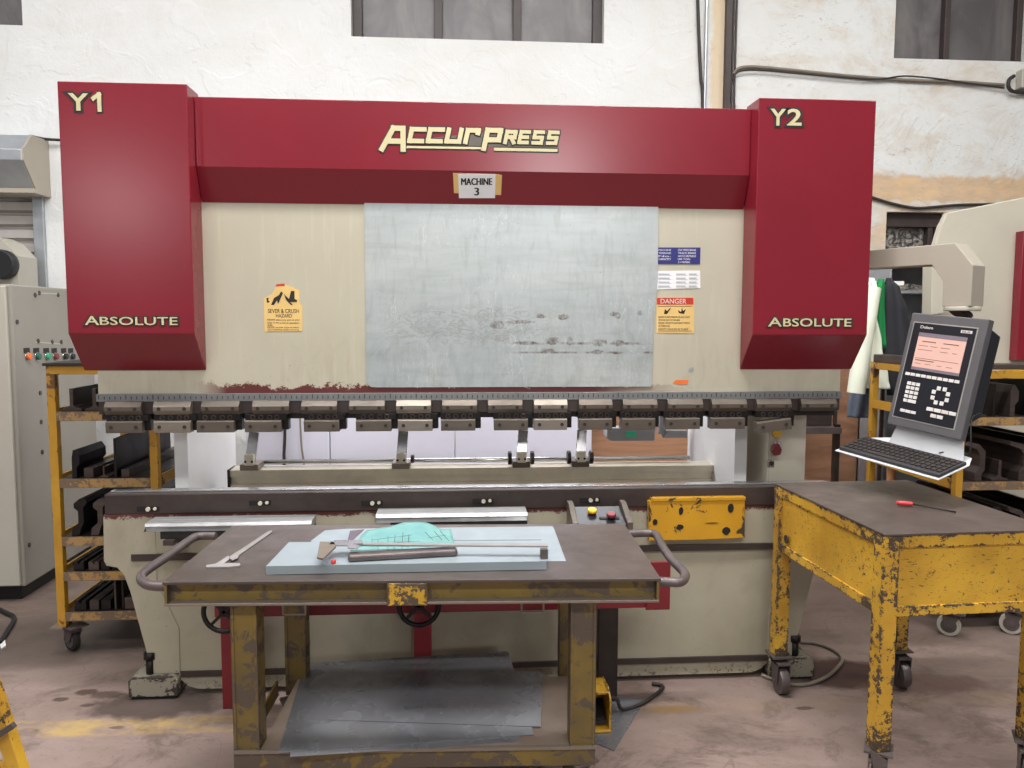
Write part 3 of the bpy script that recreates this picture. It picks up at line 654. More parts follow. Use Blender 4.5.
w = plate([(264, 298), (272, 294), (276, 287), (284, 284), (292, 287), (299, 290), (300, 304), (302.5, 306), (302.5, 331), (264.5, 331.5)], 'sign_tan', name='warning_sticker')
m = MB(); y = YS-.0018
for body, r_ in (('SEVER & CRUSH', (268, 309, 299, 313)), ('HAZARD', (276, 314, 292, 317.5)), ('NEVER place any part of your', (267.5, 319, 300, 321)), ('body in the point of operation', (267.5, 322, 299, 324)), ('area.', (267.5, 324.6, 273, 326)), ('NEVER operate, clean or adjust', (267.5, 326.6, 299, 328.2)), ('this machine while running', (267.5, 329, 299, 330.6))):
    textpx(body, *[r_[0], r_[1], r_[2], r_[3]], y+.0006, mb=m, ext=.0006)
for pts in ([(271, 305), (274, 298), (279, 295), (281, 291.5), (283, 293), (279, 302), (278, 304), (277, 300), (274, 305)], [(284, 294), (289, 299), (291, 291), (294.5, 291), (294.5, 299), (297, 300), (297, 302), (290, 302), (293, 305), (291, 305), (286, 300)], [(266.5, 298), (269, 298), (268, 300), (270, 302), (267, 303)]):
    m.prism([(P(a, b, y).x, P(a, b, y).z) for a, b in pts], 'y', y-.0002, y+.0006)
m.build('warning_print', 'ink', w)
plate([(276, 284.5), (284.5, 283.5), (285, 286), (276, 286.5)], 'sign_red', y=YS-.001, th=.0006, name='red_scrap', parent=w)
w = plate([(657, 247.5), (700.5, 247.5), (700, 264.3), (657, 264)], 'sign_blue', name='blue_sticker')
m = MB()
for i, (l_, r_) in enumerate((('MACHINE', 'CNC PRESS BRAKE'), ('TONNAGE', 'TRACK BRAKE'), ('No.', 'ACCURPRESS'), ('CAPACITY', '100 TON'), ('', '3.1 METERS'))):
    y_ = 249.2+i*3.05
    if l_ : textpx(l_, 658.5, y_, 671, y_+1.7, YS-.0012, mb=m, ext=.0006)
    textpx(r_, 678, y_, 696 if i < 3 else 690, y_+1.7, YS-.0012, mb=m, ext=.0006)
m.build('sticker_print', 'sign_white', w)
w = plate([(657, 271), (700, 270.5), (700.5, 288), (657, 289.5)], 'sign_white', name='rating_plate', bevel=0)
m = MB()
for i in range(4):
    for a, b in ((658.5, 671), (676, 687), (689, 698)):
        q0, q1 = P(a, 274.2+i*4, YS-.0012), P(b-1.5, 274+i*4, YS-.0012); m.box(q0.x, q1.x, YS-.0018, YS-.001, q0.z-.0012, q0.z+.0022)
        q0, q1 = P(a, 275.5+i*4, YS-.0012), P(b, 275.2+i*4, YS-.0012); m.box(q0.x, q1.x, YS-.0018, YS-.001, q0.z-.0005, q0.z+.0008)
m.build('plate_print', 'grey_box', w)
w = plate([(656.5, 297), (694, 297), (694, 333), (656.5, 333)], 'sign_tan', name='danger_sticker')
plate([(657, 297.7), (693.3, 297.7), (693.3, 304.6), (657, 304.6)], 'sign_red', y=YS-.001, th=.0006, name='danger_band', parent=w)
textpx('DANGER', 660.5, 298.8, 686.5, 303.6, YS-.0018, off=.01, ext=.0006).build('danger_print', 'pink_card', w)
m = MB()
for pts in ([(664, 314), (665, 309), (667, 311), (670, 308), (671, 308), (667, 314)], [(678, 310), (681, 312), (682, 307.5), (683, 311), (686, 309), (684, 314), (679, 313)]):
    m.prism([(P(a, b, y).x, P(a, b, y).z) for a, b in pts], 'y', YS-.0018, YS-.001)
for i, (b, t_) in enumerate(((690, 'NEVER PLACE HANDS OR ANY PART'), (680, 'OF YOUR BODY IN THIS AREA'), (690, 'NEVER OPERATE WITHOUT POINT'), (670, 'OF OPERATION'), (688, 'SAFETY DEVICES IN PLACE'))):
    textpx(t_, 658.5, 316.2+i*3, b, 317.9+i*3, YS-.0012, mb=m, ext=.0006)
for py in (306.3, 331): q0, q1 = P(658, py, YS), P(692, py, YS); m.box(q0.x, q1.x, YS-.0018, YS-.001, q0.z-.0008, q0.z+.001)
m.build('danger_text', 'ink', w)
plate([(672.5, 383), (676, 380), (688, 380), (688, 383.5), (680, 384.5)], 'orange', name='orange_tape')
plate([(688.5, 369), (693, 367), (694, 371), (689, 372)], 'grey_box', name='grey_patch')
# things kept on the bed brackets
def die_rail(pa, pb_, ya, yb, label, mat='steel_bar', y0=3.14, y1=3.255, z0=.7355, z1=.80):
    xa, xb = XP(pa, 3.16, 520), XP(pb_, 3.16, 520)
    t = thing('steel_rail', label, 'rail', ((xa+xb)/2, 3.2, z0), 'rails on the press bed')
    MB().prism([(y0, z1-.032), (y0+.01, z1-.034), (y0+.014, z1-.020), (y0, z1-.016), (y0, z1-.012), (y0+.012, z1), (y1, z1), (y1, z1-.032)], 'x', xa, xb).build('rail_body', mat, t, bevel=.001)
    MB().box(xa+.06, xb-.0, y0+.004, y1-.01, z0, z1-.0325).build('base_strip', 'black', t)
    return t
die_rail(146, 312, 0, 0, 'long shiny steel rail lying at the outer end of the press bed')
die_rail(376, 527, 0, 0, 'shorter shiny steel rail lying on the press bed behind the teal paper', z1=.822)

# ================================================================== RED LIFTING STAND
st = thing('sheet_support_stand', 'low red steel stand with two handwheels standing behind the worktable', 'stand', (-.2, 3.12, 0))
rx0, rx1 = XP(220, 3.05, 610), XP(670, 3.03, 600)
zb0, zb1 = ZP(608, 3.04, 660), ZP(561, 3.04, 660)
MB().box(rx0, rx1, 3.045, 3.10, zb0, zb0+.07).build('beam', 'red_worn', st, bevel=.004)
MB().prism([(rx1-.10, zb0-.004), (rx1, zb0-.004), (rx1, zb1), (rx1-.08, zb1)], 'y', 3.028, 3.0445).build('end_plate', 'red_worn', st, bevel=.003)
for px, zz in ((226, 0), (422, 0)):
    x = XP(px, 3.12, 650); lg = MB().box(x-.036, x+.036, 3.17, 3.26, 0, zb0+.05).box(x-.036, x+.036, 3.10, 3.17, zb0-.02, zb0+.05).build('post', 'red_worn', st, bevel=.004)
for px, py in ((224, 612), (419, 606)):
    c = P(px, py, 2.99); h = MB().torus(c, (0, 1, 0), .078, .010, 32, 8); hw = h.build('handwheel', 'tool', st)
    m = MB().cyl(c, c+Vector((0, .055, 0)), .02)
    for k in range(4):
        t = math.radians(45+90*k); m.bar(c, c+Vector((math.cos(t)*.074, 0, math.sin(t)*.074)), .012, .008, (0, 1, 0))
    m.build('spokes', 'tool', hw)

# ================================================================== BUTTON PEDESTAL with foot switch
PY = 3.14; px0, px1 = XP(598, PY-.02, 650), XP(618, PY-.02, 650)
cx = (px0+px1)/2
ps = thing('button_pedestal', 'black post with yellow and red push buttons standing behind the worktable', 'control pedestal', (cx, PY, 0))
MB().box(px0, px1, PY-.02, PY+.05, .006, .80).build('post', 'dark_steel', ps, bevel=.004)
a, b = P(576, 522, PY), P(624, 510, PY)
zf_, zr_ = P(600, 522, PY-.06).z-.012, P(600, 506, PY+.09).z
MB_ = MB().prism([(PY-.06, zf_-.03), (PY-.06, zf_), (PY+.09, zr_), (PY+.09, zf_-.03)], 'x', a.x, b.x); bxm = MB_.build('button_box', 'console_black', ps, bevel=.004)
for s_, px in ((-1, a.x), (1, b.x)):
    MB().prism([(PY-.07, zf_-.04), (PY-.07, zf_+.012), (PY+.06, zr_+.022), (PY+.11, zr_+.022), (PY+.11, zf_-.04)], 'x', px-.012+s_*.0125, px+.012+s_*.0125).build('side_guard', 'clamp', ps, bevel=.003)
tt = Vector((0, .15, zr_-zf_)).normalized(); nn = Vector((0, -tt.z, tt.y))
for px, py, mt in ((592, 514, 'yellow_clean'), (611, 518, 'maroon')):
    d_ = ray(px, py); y_ = PY
    for _ in range(20):
        c = P(px, py, y_); y_ = PY-.06+(c.z-zf_)/(zr_-zf_)*.15
    k = MB().cyl(c, c+nn*.010, .016).build('button_collar', 'black', bxm); MB().cyl(c+nn*.010, c+nn*.024, .021, .019, 20).build('push_button', mt, k, bevel=.003)
fl = [PZ(592, 742, .002), PZ(614, 751, .002), PZ(645, 700, .002), PZ(600, 692, .002)]
tag(MB().sheet([Vector((p.x, p.y, .0005)) for p in fl], .004).build('floor_plate', 'sheet_shelf'), 'small worn grey steel plate on the floor beneath the foot pedal', 'metal plate')
c = PZ(600, 733, .006); zf = .006
fp = thing('foot_pedal', 'yellow guarded foot pedal on the floor beside the worktable leg', 'foot pedal', (c.x, c.y+.08, zf))
X0, X1, Y0, Y1 = c.x-.055, c.x+.045, c.y, c.y+.165
MB().prism([(Y0+.01, zf), (Y0, zf+.13), (Y0+.05, zf+.16), (Y1, zf+.15), (Y1, zf)][::-1], 'x', X1-.008, X1).prism([(Y0+.01, zf), (Y0, zf+.13), (Y0+.05, zf+.16), (Y1, zf+.15), (Y1, zf)][::-1], 'x', X0, X0+.008).box(X0, X1, Y0+.03, Y1, zf+.140, zf+.150).box(X0, X1, Y1-.01, Y1, zf, zf+.15).box(X0, X1, Y0, Y1, zf, zf+.008).build('guard', 'yellow', fp, bevel=.002)
MB().prism([(Y0+.03, zf+.02), (Y0+.03, zf+.035), (Y1-.03, zf+.075), (Y1-.03, zf+.02)], 'x', X0+.015, X1-.015).build('pedal', 'black', fp)
MB().tube([(X1-.005, Y1+.004, zf+.05), (X1+.05, Y1-.01, zf+.06), (X1+.08, Y1, .012), (X1+.18, Y1+.05, .012), (X1+.30, Y1+.18, .012), (X1+.26, Y1+.22, .012)], .008).build('cable', 'cable', fp)

# ================================================================== WORKTABLE
ZT = .82
TX0, TX1, TY0, TY1 = -.905, .632, 2.368, 3.02
TA = math.radians(-2.3); MTB = Matrix.Translation((TX0, TY0, 0)) @ Matrix.Rotation(TA, 4, 'Z') @ Matrix.Translation((-TX0, -TY0, 0))
def T(m): return m.xf(MTB)
wt = thing('worktable', 'long steel worktable on wheels with faded yellow frame and tube handles', 'table', tuple(MTB @ Vector(((TX0+TX1)/2, 2.69, 0))), rz=TA)
tz = ZT-.010
T(MB().box(TX0, TX1, TY0, TY1, tz, ZT)).build('tabletop', 'tabletop', wt, bevel=.002)
zf0 = ZT-.078
for (a0, a1, b0, b1) in ((TX0+.004, TX1-.004, TY0+.03, TY0+.04), (TX0+.004, TX1-.004, TY1-.04, TY1-.03)):
    T(MB().box(a0, a1, b0, b1, zf0+.008, tz)).build('apron', 'yellow_worn', wt)
T(MB().box(TX0+.004, TX1-.004, TY0+.001, TY0+.06, zf0, zf0+.008)).build('flange', 'flange', wt, bevel=.001)
T(MB().box(TX0+.004, TX1-.004, TY1-.06, TY1-.004, zf0, zf0+.008)).build('flange', 'flange', wt, bevel=.001)
for x in (TX0+.004, TX1-.012): T(MB().box(x, x+.008, TY0+.004, TY1-.004, zf0, tz)).build('apron', 'yellow_worn', wt)
a = XP(387, 2.34, 590); b = XP(427, 2.34, 590)
T(MB().box(a, b, TY0-.004, TY0+.03, zf0-.002, tz)).build('gusset_plate', 'yellow_tag', wt, bevel=.002)
ZSH = .255
def tleg(x0, x1, y0, y1):
    m = MB().box(x0, x1, y0, y0+.008, .235, zf0).box(x0, x0+.008, y0, y1, .235, zf0).box(x1-.008, x1, y0, y1, .235, zf0)
    m.box(x0, x0+.010, y0-.004, y0, .235, zf0).box(x1-.010, x1, y0-.004, y0, .235, zf0); T(m).build('leg', 'yellow_worn', wt, bevel=.001)
tleg(-.716, -.634, TY0+.045, TY0+.12); tleg(.355, .438, TY0+.045, TY0+.12)
tleg(-.680, -.600, TY1-.12, TY1-.06); tleg(.365, .445, TY1-.12, TY1-.06)
T(MB().box(-.633, .43, TY0+.05, TY1-.125, ZSH-.006, ZSH)).build('shelf', 'shelf_top', wt)
T(MB().box(-.716, .438, TY0+.040, TY0+.05, .190, ZSH-.008).box(-.716, .438, TY0+.040, TY0+.09, ZSH-.01, ZSH-.006)).build('shelf_rail', 'yellow_worn', wt)
T(MB().box(-.716, .438, TY0+.032, TY0+.05, ZSH-.008, ZSH)).build('rail_flange', 'flange', wt)
T(MB().box(-.68, .445, TY1-.12, TY1-.11, .190, ZSH-.007)).build('shelf_rail', 'yellow_worn', wt)
for x in (-.716, .430): T(MB().box(x, x+.008, TY0+.05, TY1-.12, .190, ZSH-.007)).build('shelf_side', 'yellow_worn', wt)
def caster(parent, x, y, ztop, r, rot=0, wheelmat='rubber', mat='pipe', w=.035):
    M = Matrix.Translation((x, y, 0)) @ Matrix.Rotation(rot, 4, 'Z')
    hw = w/2+.006; cy = .03
    m = MB().box(-.045, .045, -.045, .045, ztop-.008, ztop-.0002).cyl((0, 0, ztop-.008), (0, 0, ztop-.026), .026)
    m.box(-hw-.004, hw+.004, -.02, cy+.03, ztop-.032, ztop-.024)
    for s_ in (-1, 1):
        a_, b_ = sorted((s_*hw, s_*(hw+.004)))
        m.prism([(-.02, ztop-.025), (cy+.03, ztop-.025), (cy+.02, r-.012), (cy-.012, r-.012)], 'x', a_, b_)
    m.cyl((-hw-.008, cy, r), (hw+.008, cy, r), .008)
    c = m.xf(M).build('caster', mat, parent)
    MB().cyl((-w/2, cy, r), (w/2, cy, r), r, n=24).xf(M).build('wheel', wheelmat, c, bevel=.004)
    MB().cyl((-w/2-.002, cy, r), (w/2+.002, cy, r), r*.68, n=20).xf(M).build('wheel_hub', 'pipe', c)
    return c
for x, y in ((-.675, TY0+.09), (.395, TY0+.09), (-.64, TY1-.16), (.40, TY1-.16)): p = MTB @ Vector((x, y, 0)); caster(wt, p.x, p.y, .190, .07, .4)
def hnd(pts, z=.80): 
    return MB().tube([PZ(a, b, z) for a, b in pts], .0155, 12, 5).build('handle', 'pipe', wt)
hnd([(216, 536), (200, 536), (190, 540), (168, 556), (146, 571), (141, 578), (146, 584), (156, 586), (170, 586.5)], .795)
hnd([(626, 534), (646, 533), (656, 535), (662, 546), (672, 560), (683, 571), (685, 577), (680, 582), (668, 582), (650, 581)], .795)
for px in (294, 531):
    x = XP(px, TY0+.05, 610); T(MB().tube([(x-.035, TY0+.06, zf0+.004), (x-.035, TY0+.06, zf0-.05), (x+.035, TY0+.06, zf0-.05), (x+.035, TY0+.06, zf0+.004)], .005, 8, 1)).build('hook', 'flange', wt)

# sheets on the shelf
def poly_thing(name, pts, z, th, mat, label, cat, group=None, **k):
    return tag(MB().sheet([PZ(a, b, z) for a, b in pts], th).build(name, mat), label, cat, group)
poly_thing('metal_sheet', [(290, 757), (301, 672), (504, 660), (520, 742)], ZSH+.0005, .0012, 'sheet_shelf', 'undermost grey metal sheet on the table shelf, its corner peeping out', 'metal sheet', 'metal sheets on the lower shelf')
poly_thing('metal_sheet', [(278, 753), (305, 664), (508, 651), (534, 735)], ZSH+.0022, .0012, 'sheet_shelf', 'large bluish metal sheet spread across the table shelf under another', 'metal sheet', 'metal sheets on the lower shelf')
poly_thing('metal_sheet', [(327, 720), (350, 668), (543, 672), (541, 727)], ZSH+.0040, .0012, 'sheet_shelf', 'topmost smudged grey metal sheet of those on the table shelf', 'metal sheet', 'metal sheets on the lower shelf')
# sheets on the tabletop
zL = ZT+.0005
poly_thing('metal_sheet', [(318, 562), (311, 541), (325, 530.6), (348, 529), (552.5, 526.5), (554, 529), (566, 561.5)], zL, .0012, 'sheet', 'flat pale blue metal sheet underneath the folded tray on the worktable', 'metal sheet')
h = .026; zt0 = ZT+.0018+h
A, B, A2, B2 = PZ(266, 566.6, zt0), PZ(546.6, 561.6, zt0), PZ(289, 542.5, zt0), PZ(546, 541, zt0)
tr = thing('bent_metal_tray', 'long pale folded metal tray lying upside down on the worktable', 'metal tray', tuple((A+B)/2-Vector((0, 0, h))))
MB().sheet([A, B, B2, A2], .0015).build('tray_floor', 'sheet', tr)
dn = Vector((0, 0, h)); iy = Vector((0, .0015, 0))
for p, q in ((A, B), (A2-iy, B2-iy)):
    MB().add([p-dn, q-dn, q, p, p-dn+iy, q-dn+iy, q+iy, p+iy], [(0, 1, 2, 3), (4, 7, 6, 5), (3, 2, 6, 7), (0, 3, 7, 4), (1, 5, 6, 2), (0, 4, 5, 1)]).build('tray_lip', 'sheet', tr)
poly_thing('metal_strip', [(430, 547), (432, 540), (534, 538), (538, 545)], zt0+.002, .0012, 'sign_white', 'narrow whitish metal strip on the folded tray right of the paper', 'metal strip') if False else None
poly_thing('metal_sheet', [(330, 541.5), (345, 531.5), (366, 530.5), (540, 531), (541, 540)], zL+.0018, .0012, 'sheet', 'pale metal offcut lying behind the folded tray and under the teal paper', 'metal sheet')
zb_ = zt0+.0015
zp = zb_+.001
tp = MB(); NX, NY = 18, 10
c00, c10, c11, c01 = PZ(350, 551, zp), PZ(455, 547, zp), PZ(451, 530, zp), PZ(366, 531, zp)
vs = []
for j in range(NY+1):
    for i in range(NX+1):
        u, v = i/NX, j/NY; p = (c00*(1-u)+c10*u)*(1-v)+(c01*(1-u)+c11*u)*v
        p.z = zp+.001+(.004*abs(math.sin(u*11+v*3))+.030*max(0, math.sin(math.pi*min(1, u*1.12)**1.6))*v)*min(1, v*4); vs.append(p)
n = len(vs); w_ = NX+1
top = [(j*w_+i, j*w_+i+1, (j+1)*w_+i+1, (j+1)*w_+i) for j in range(NY) for i in range(NX)]
rim = list(range(w_))+[j*w_+NX for j in range(1, NY+1)]+[NY*w_+i for i in range(NX-1, -1, -1)]+[j*w_ for j in range(NY-1, 0, -1)]
tp.add(vs+[v-Vector((0, 0, .001)) for v in vs], top+[tuple(n+k for k in f[::-1]) for f in top]+[(a_, n+a_, n+b_, b_) for a_, b_ in zip(rim, rim[1:]+rim[:1])], True)
tpo = thing('drawing_sheet', 'crumpled teal drawing sheet lying on the metal sheets of the worktable', 'paper', tuple(PZ(400, 545, zp)))
tp.build('paper', 'teal_paper', tpo)
m = MB()
def onp(px, py): p = PZ(px, py, zp+.026); return p
for a_, b_ in (((364, 552), (430, 548)), ((372, 547), (372, 538)), ((378, 551), (378, 540)), ((388, 550), (388, 536)), ((394, 550), (395, 535)), ((372, 540), (412, 535)), ((402, 549), (403, 532)), ((408, 548), (409, 534)), ((388, 543), (420, 541)), ((425, 532), (433, 540)), ((434, 531), (442, 540)), ((440, 531), (449, 541)), ((428, 538), (446, 535))):
    m.bar(onp(*a_), onp(*b_), .0016, .0006)
m.build('pencil_lines', 'ink', tpo)
poly_thing('dark_card', [(347.5, 541), (350, 531), (364, 529.5), (351, 541.5)], ZT+.0045, .001, 'purple_card', 'small dark mauve card corner beside the teal drawing sheet', 'card')
q0, q1 = PZ(348, 557, zb_+.012), PZ(457, 551, zb_+.012)
tag(MB().bar(q0, q1, .046, .024).build('flat_bar', 'pipe', bevel=.009, seg=3), 'short dark rounded steel bar lying in front of the teal drawing sheet', 'steel bar')
def pxs(pts, z, th, nm, mt, par, bv=.0005): return MB().sheet([PZ(a_, b_, z) for a_, b_ in pts], th).build(nm, mt, par, bevel=bv)
t = thing('vernier_caliper', 'small steel caliper lying alone on the bare part of the worktable', 'caliper', tuple(PZ(230, 557, ZT)))
zz = ZT+.0005
pxs([(228, 559), (268, 532.2), (271.5, 531), (272.5, 532.6), (234, 559.5)], zz, .004, 'beam', 'calliper', t)
pxs([(206, 568.2), (206.5, 566.2), (216, 564.8), (228, 557), (231, 559), (224, 564.6), (240, 564.2), (240.5, 566.6), (228, 568)], zz, .0045, 'fixed_jaw', 'calliper', t)
pxs([(229, 558), (236, 552.8), (239, 555), (238, 558.5), (232, 561)], zz+.0045, .003, 'slide', 'calliper', t)
zv = zb_+.035
A, B = PZ(330, 544, zv), PZ(548, 545.5, zv)
t = thing('vernier_caliper', 'long steel caliper with broad grey jaws lying across the folded tray', 'caliper', tuple(A))
MB().bar(A, B, .026, .006).build('beam', 'calliper', t, bevel=.0008)
pxs([(320, 543.5), (334, 544), (336, 548), (323, 560.5), (317, 559), (318.5, 551)], zv-.004, .007, 'fixed_jaw', 'flange', t, .001)
pxs([(334, 541), (362, 541), (363, 544.5), (352, 545), (360, 546), (358, 549.5), (348, 549), (347, 546.5), (335, 546.5)], zv+.003, .004, 'slide', 'chrome', t)
e_ = PZ(544, 548, zv); MB().box(e_.x-.012, e_.x+.012, e_.y-.01, e_.y+.012, zt0+.0022, zv-.003).build('end_stop', 'pipe', t)
c = PZ(333.5, 562.5, zb_+.004)
tag(MB().cyl(c-Vector((0, 0, .0035)), c+Vector((0, 0, .009)), .0085, .0075).build('bottle_cap', 'red_plastic', bevel=.002), 'tiny red round cap beside the broad grey caliper jaw', 'cap')

# ================================================================== YELLOW CART
ZC = .92
BL, BR, FL_, FR1 = PZ(775, 483, ZC), PZ(903, 479, ZC), PZ(885, 534, ZC), PZ(1024, 530, ZC)
ang = math.atan2(FR1.y-FL_.y, FR1.x-FL_.x); ang = (ang+math.atan2(-(BL.x-FL_.x), BL.y-FL_.y))/2
CW, CDp = (BR-BL).length, (BL-FL_).length
ct = thing('tool_cart', 'heavy chipped yellow steel table on casters with dark steel top', 'cart', (FL_.x, FL_.y, 0), rz=ang)
MC = Matrix.Translation((FL_.x, FL_.y, 0)) @ Matrix.Rotation(ang, 4, 'Z')
def C(m): return m.xf(MC)
C(MB().box(-.004, CW+.004, -.004, CDp+.004, ZC-.008, ZC)).build('top_plate', 'tabletop', ct, bevel=.002)
zA = ZC-.285
for (a_, b_, c_, d_) in ((.012, CW-.012, .008, .014), (.012, CW-.012, CDp-.014, CDp-.008), (.008, .014, .012, CDp-.012), (CW-.014, CW-.008, .012, CDp-.012)):
    C(MB().box(a_, b_, c_, d_, zA+.02, ZC-.04)).build('side_panel', 'yellow', ct)
for (a_, b_, c_, d_) in ((0, CW, 0, .045), (0, CW, CDp-.045, CDp), (0, .045, .045, CDp-.045), (CW-.045, CW, .045, CDp-.045)):
    C(MB().box(a_, b_, c_, d_, ZC-.05, ZC-.008)).build('top_rail', 'yellow_edge', ct, bevel=.002)
    C(MB().box(a_, b_, c_, d_, zA, zA+.035)).build('bottom_rail', 'yellow_edge', ct, bevel=.002)
for x in (0, CW-.052):
    for y in (0, CDp-.054):
        C(MB().box(x-.003, x+.054, y-.003, y+.056, .165, ZC-.009)).build('leg', 'yellow_edge', ct, bevel=.003)
        p = MC @ Vector((x+.029, y+.029, 0))
        # heavy swivel plate with a flared fork
        caster(ct, p.x, p.y, .165, .058, math.pi if y else 2.6, 'pipe', 'pipe', .04)
C(MB().cyl((-.004, CDp-.12, zA+.07), (.0, CDp-.12, zA+.07), .018)).build('bolt', 'ink', ct)
for x in (0, CW-.052):
    C(MB().add([Vector(v) for v in ((x-.03, -.02, .185), (x+.02, -.035, .155), (x+.02, -.03, .09), (x-.01, -.02, .085), (x-.03, -.014, .185), (x+.02, -.029, .155), (x+.02, -.024, .09), (x-.01, -.014, .085))], [(0, 1, 2, 3), (4, 7, 6, 5), (0, 4, 5, 1), (1, 5, 6, 2), (2, 6, 7, 3), (3, 7, 4, 0)])).build('caster_guard', 'pipe', ct)
# hex driver with red handle
a_, b_, c_ = PZ(901, 503, ZC+.014), PZ(912, 504, ZC+.012), PZ(956, 512, ZC+.004)
t = thing('hex_driver', 'red handled hex driver lying on the yellow cart top', 'tool', tuple(PZ(930, 507, ZC)))
MB().tube([a_+Vector((-.004, .01, -.002)), a_, b_], .009, 10, 3).build('handle', 'red_plastic', t)
MB().cyl(b_, c_, .0032, n=8).build('shaft', 'dark_steel', t)

# ================================================================== CONTROL CONSOLE on its arm
cs = thing('control_console', 'grey computer control console with pink screen hanging from a swing arm', 'control console', (1.9, 2.93, 1.15))
Cc = Vector((1.898, 2.934, 1.413)); CX = Vector((.394, -.915, -.089)).normalized(); CU = Vector((.181, -.018, .983)); CU = (CU-CX*CU.dot(CX)).normalized(); CN = CX.cross(CU)
CN = -CN if CN.x > 0 else CN          # towards the operator
MP = Matrix(((CX.x, CN.x, CU.x, Cc.x), (CX.y, CN.y, CU.y, Cc.y), (CX.z, CN.z, CU.z, Cc.z), (0, 0, 0, 1)))   # local x right, y out of the face, z up
W2, H2 = .16, .235
def K(m): return m.xf(MP)
body = K(MB().prism([(-.035, -H2), (.0, -H2), (0, H2), (-.035, H2+.0)], 'x', -W2, W2)).build('housing', 'console_grey', cs, bevel=.004)
K(MB().prism([(-.036, -H2+.06), (-.036, H2-.03), (-.115, H2-.05), (-.115, -H2+.10)], 'x', -W2+.02, W2-.01)).build('rear_housing', 'console_black', cs, bevel=.004)
def rectu(u0, u1, v0, v1):   # panel fractions 0..1 from top-left
    return (-W2+u0*2*W2, -W2+u1*2*W2, H2-v1*2*H2, H2-v0*2*H2)
def pan(u0, u1, v0, v1, y0, y1, mat, name, parent=None, bevel=0):
    a_, b_, c_, d_ = rectu(u0, u1, v0, v1); return K(MB().box(a_, b_, y0, y1, c_, d_)).build(name, mat, parent or body, bevel=bevel)
pan(.055, .90, .075, .93, 0, .0015, 'console_side', 'bezel')
face = pan(.07, .885, .085, .92, .0015, .003, 'console_black', 'face_plate', cs)
sc_ = pan(.17, .80, .165, .49, .003, .0042, 'screen', 'screen', cs)
pan(.17, .80, .165, .20, .0042, .005, 'screen_bar', 'screen_header', sc_)
pan(.17, .80, .465, .49, .0042, .005, 'screen_bar', 'screen_footer', sc_)
def ktext(body_, u0, u1, v0, v1, mat, parent, name='lettering', y=.0045):
    a_, b_, c_, d_ = rectu(u0, u1, v0, v1)
    m = textmb(body_, a_, b_, c_, d_, 0, ext=.0006, off=.01)
    for i, v in enumerate(m.v): m.v[i] = Vector((v.x, y-v.y, v.z))
    K(m).build(name, mat, parent)
m = MB()
for v, us in ((.235, ((.24, .42), (.52, .72))), (.275, ((.2, .33), (.36, .45), (.5, .62))), (.31, ((.2, .4), (.5, .6), (.66, .72))), (.385, ((.19, .76),)), (.40, ((.2, .45),)), (.43, ((.2, .28), (.34, .42), (.5, .56), (.62, .7)))):
    for a0, a1 in us:
        a_, b_, c_, d_ = rectu(a0, a1, v, v+(.008 if v in (.235, .40) else .004)); m.box(a_, b_, .0042, .0048, c_, d_)
K(m).build('screen_text', 'screen_line', sc_)
ktext('Delem', .17, .34, .105, .130, 'key_white', face)
b_ = pan(.70, .84, .108, .132, .003, .004, 'key_white', 'model_plate', face)
ktext('DA-56', .72, .82, .112, .128, 'screen_line', b_, y=.005)
def keyb(u0, u1, v0, v1, mat='key_white'): return pan(u0, u1, v0, v1, .003, .006, mat, 'key', face, .001)
for i in range(10): keyb(.11+i*.073, .11+i*.073+.062, .522, .548)
for r_ in range(5):
    for c in range(3):
        if r_ == 4 and c == 2: continue
        u = .165+c*.062; v = .60+r_*.038
        keyb(u, u+(.052 if not (r_ == 4 and c == 1) else .114), v, v+.028)
for i in range(8):
    t = math.radians(45*i+22); u, v = .635+.10*math.cos(t), .675+.065*math.sin(t)
    keyb(u-.025, u+.025, v-.017, v+.017)
for i in range(4): keyb(.50+i*.098, .50+i*.098+.088, .785, .815, 'key_white' if i != 2 else 'pink_card')
for i in range(3): keyb(.155+i*.075, .155+i*.075+.068, .845, .870)
for i in range(2): keyb(.57+i*.085, .57+i*.085+.075, .835, .865, 'pink_card' if i == 0 else 'key_white')
# swing arm, box section
E_ = Vector((2.085, 3.06, 0)); D0 = Vector((.50, -.866, 0)).normalized(); T0 = Vector((D0.y, -D0.x, 0))
L = .62; base = E_-D0*(L-.055)
za1, za0 = P(900, 247, 3.2).z, P(900, 265.5, 3.2).z
za1, za0 = 1.938, 1.858
zbm = Cc.z+H2+.035
prof = [(0, za0), (0, za1), (L-.075, za1+.004), (L+.0, za1-.09), (L, zbm), (L-.115, zbm), (L-.115, za0-.07), (L-.165, za0)]
MA = Matrix(((D0.x, T0.x, 0, base.x), (D0.y, T0.y, 0, base.y), (0, 0, 1, 0), (0, 0, 0, 1)))
MB().prism(prof, 'y', -.052, .052, M=MA).build('swing_arm', 'arm_grey', cs, bevel=.003)
el = base+D0*(L-.058)
MB().cyl((el.x, el.y, zbm), (el.x, el.y, zbm-.018), .068, n=24).build('swivel_collar', 'beige_plate', cs, bevel=.003)
MB().cyl((el.x, el.y, zbm-.018), (el.x-.01, el.y, zbm-.034), .045, n=24).build('swivel_neck', 'dark_steel', cs)
MB().box(1.43, base.x-.06, 3.50, 3.60, za0, za1).build('arm_post', 'arm_grey', pb)
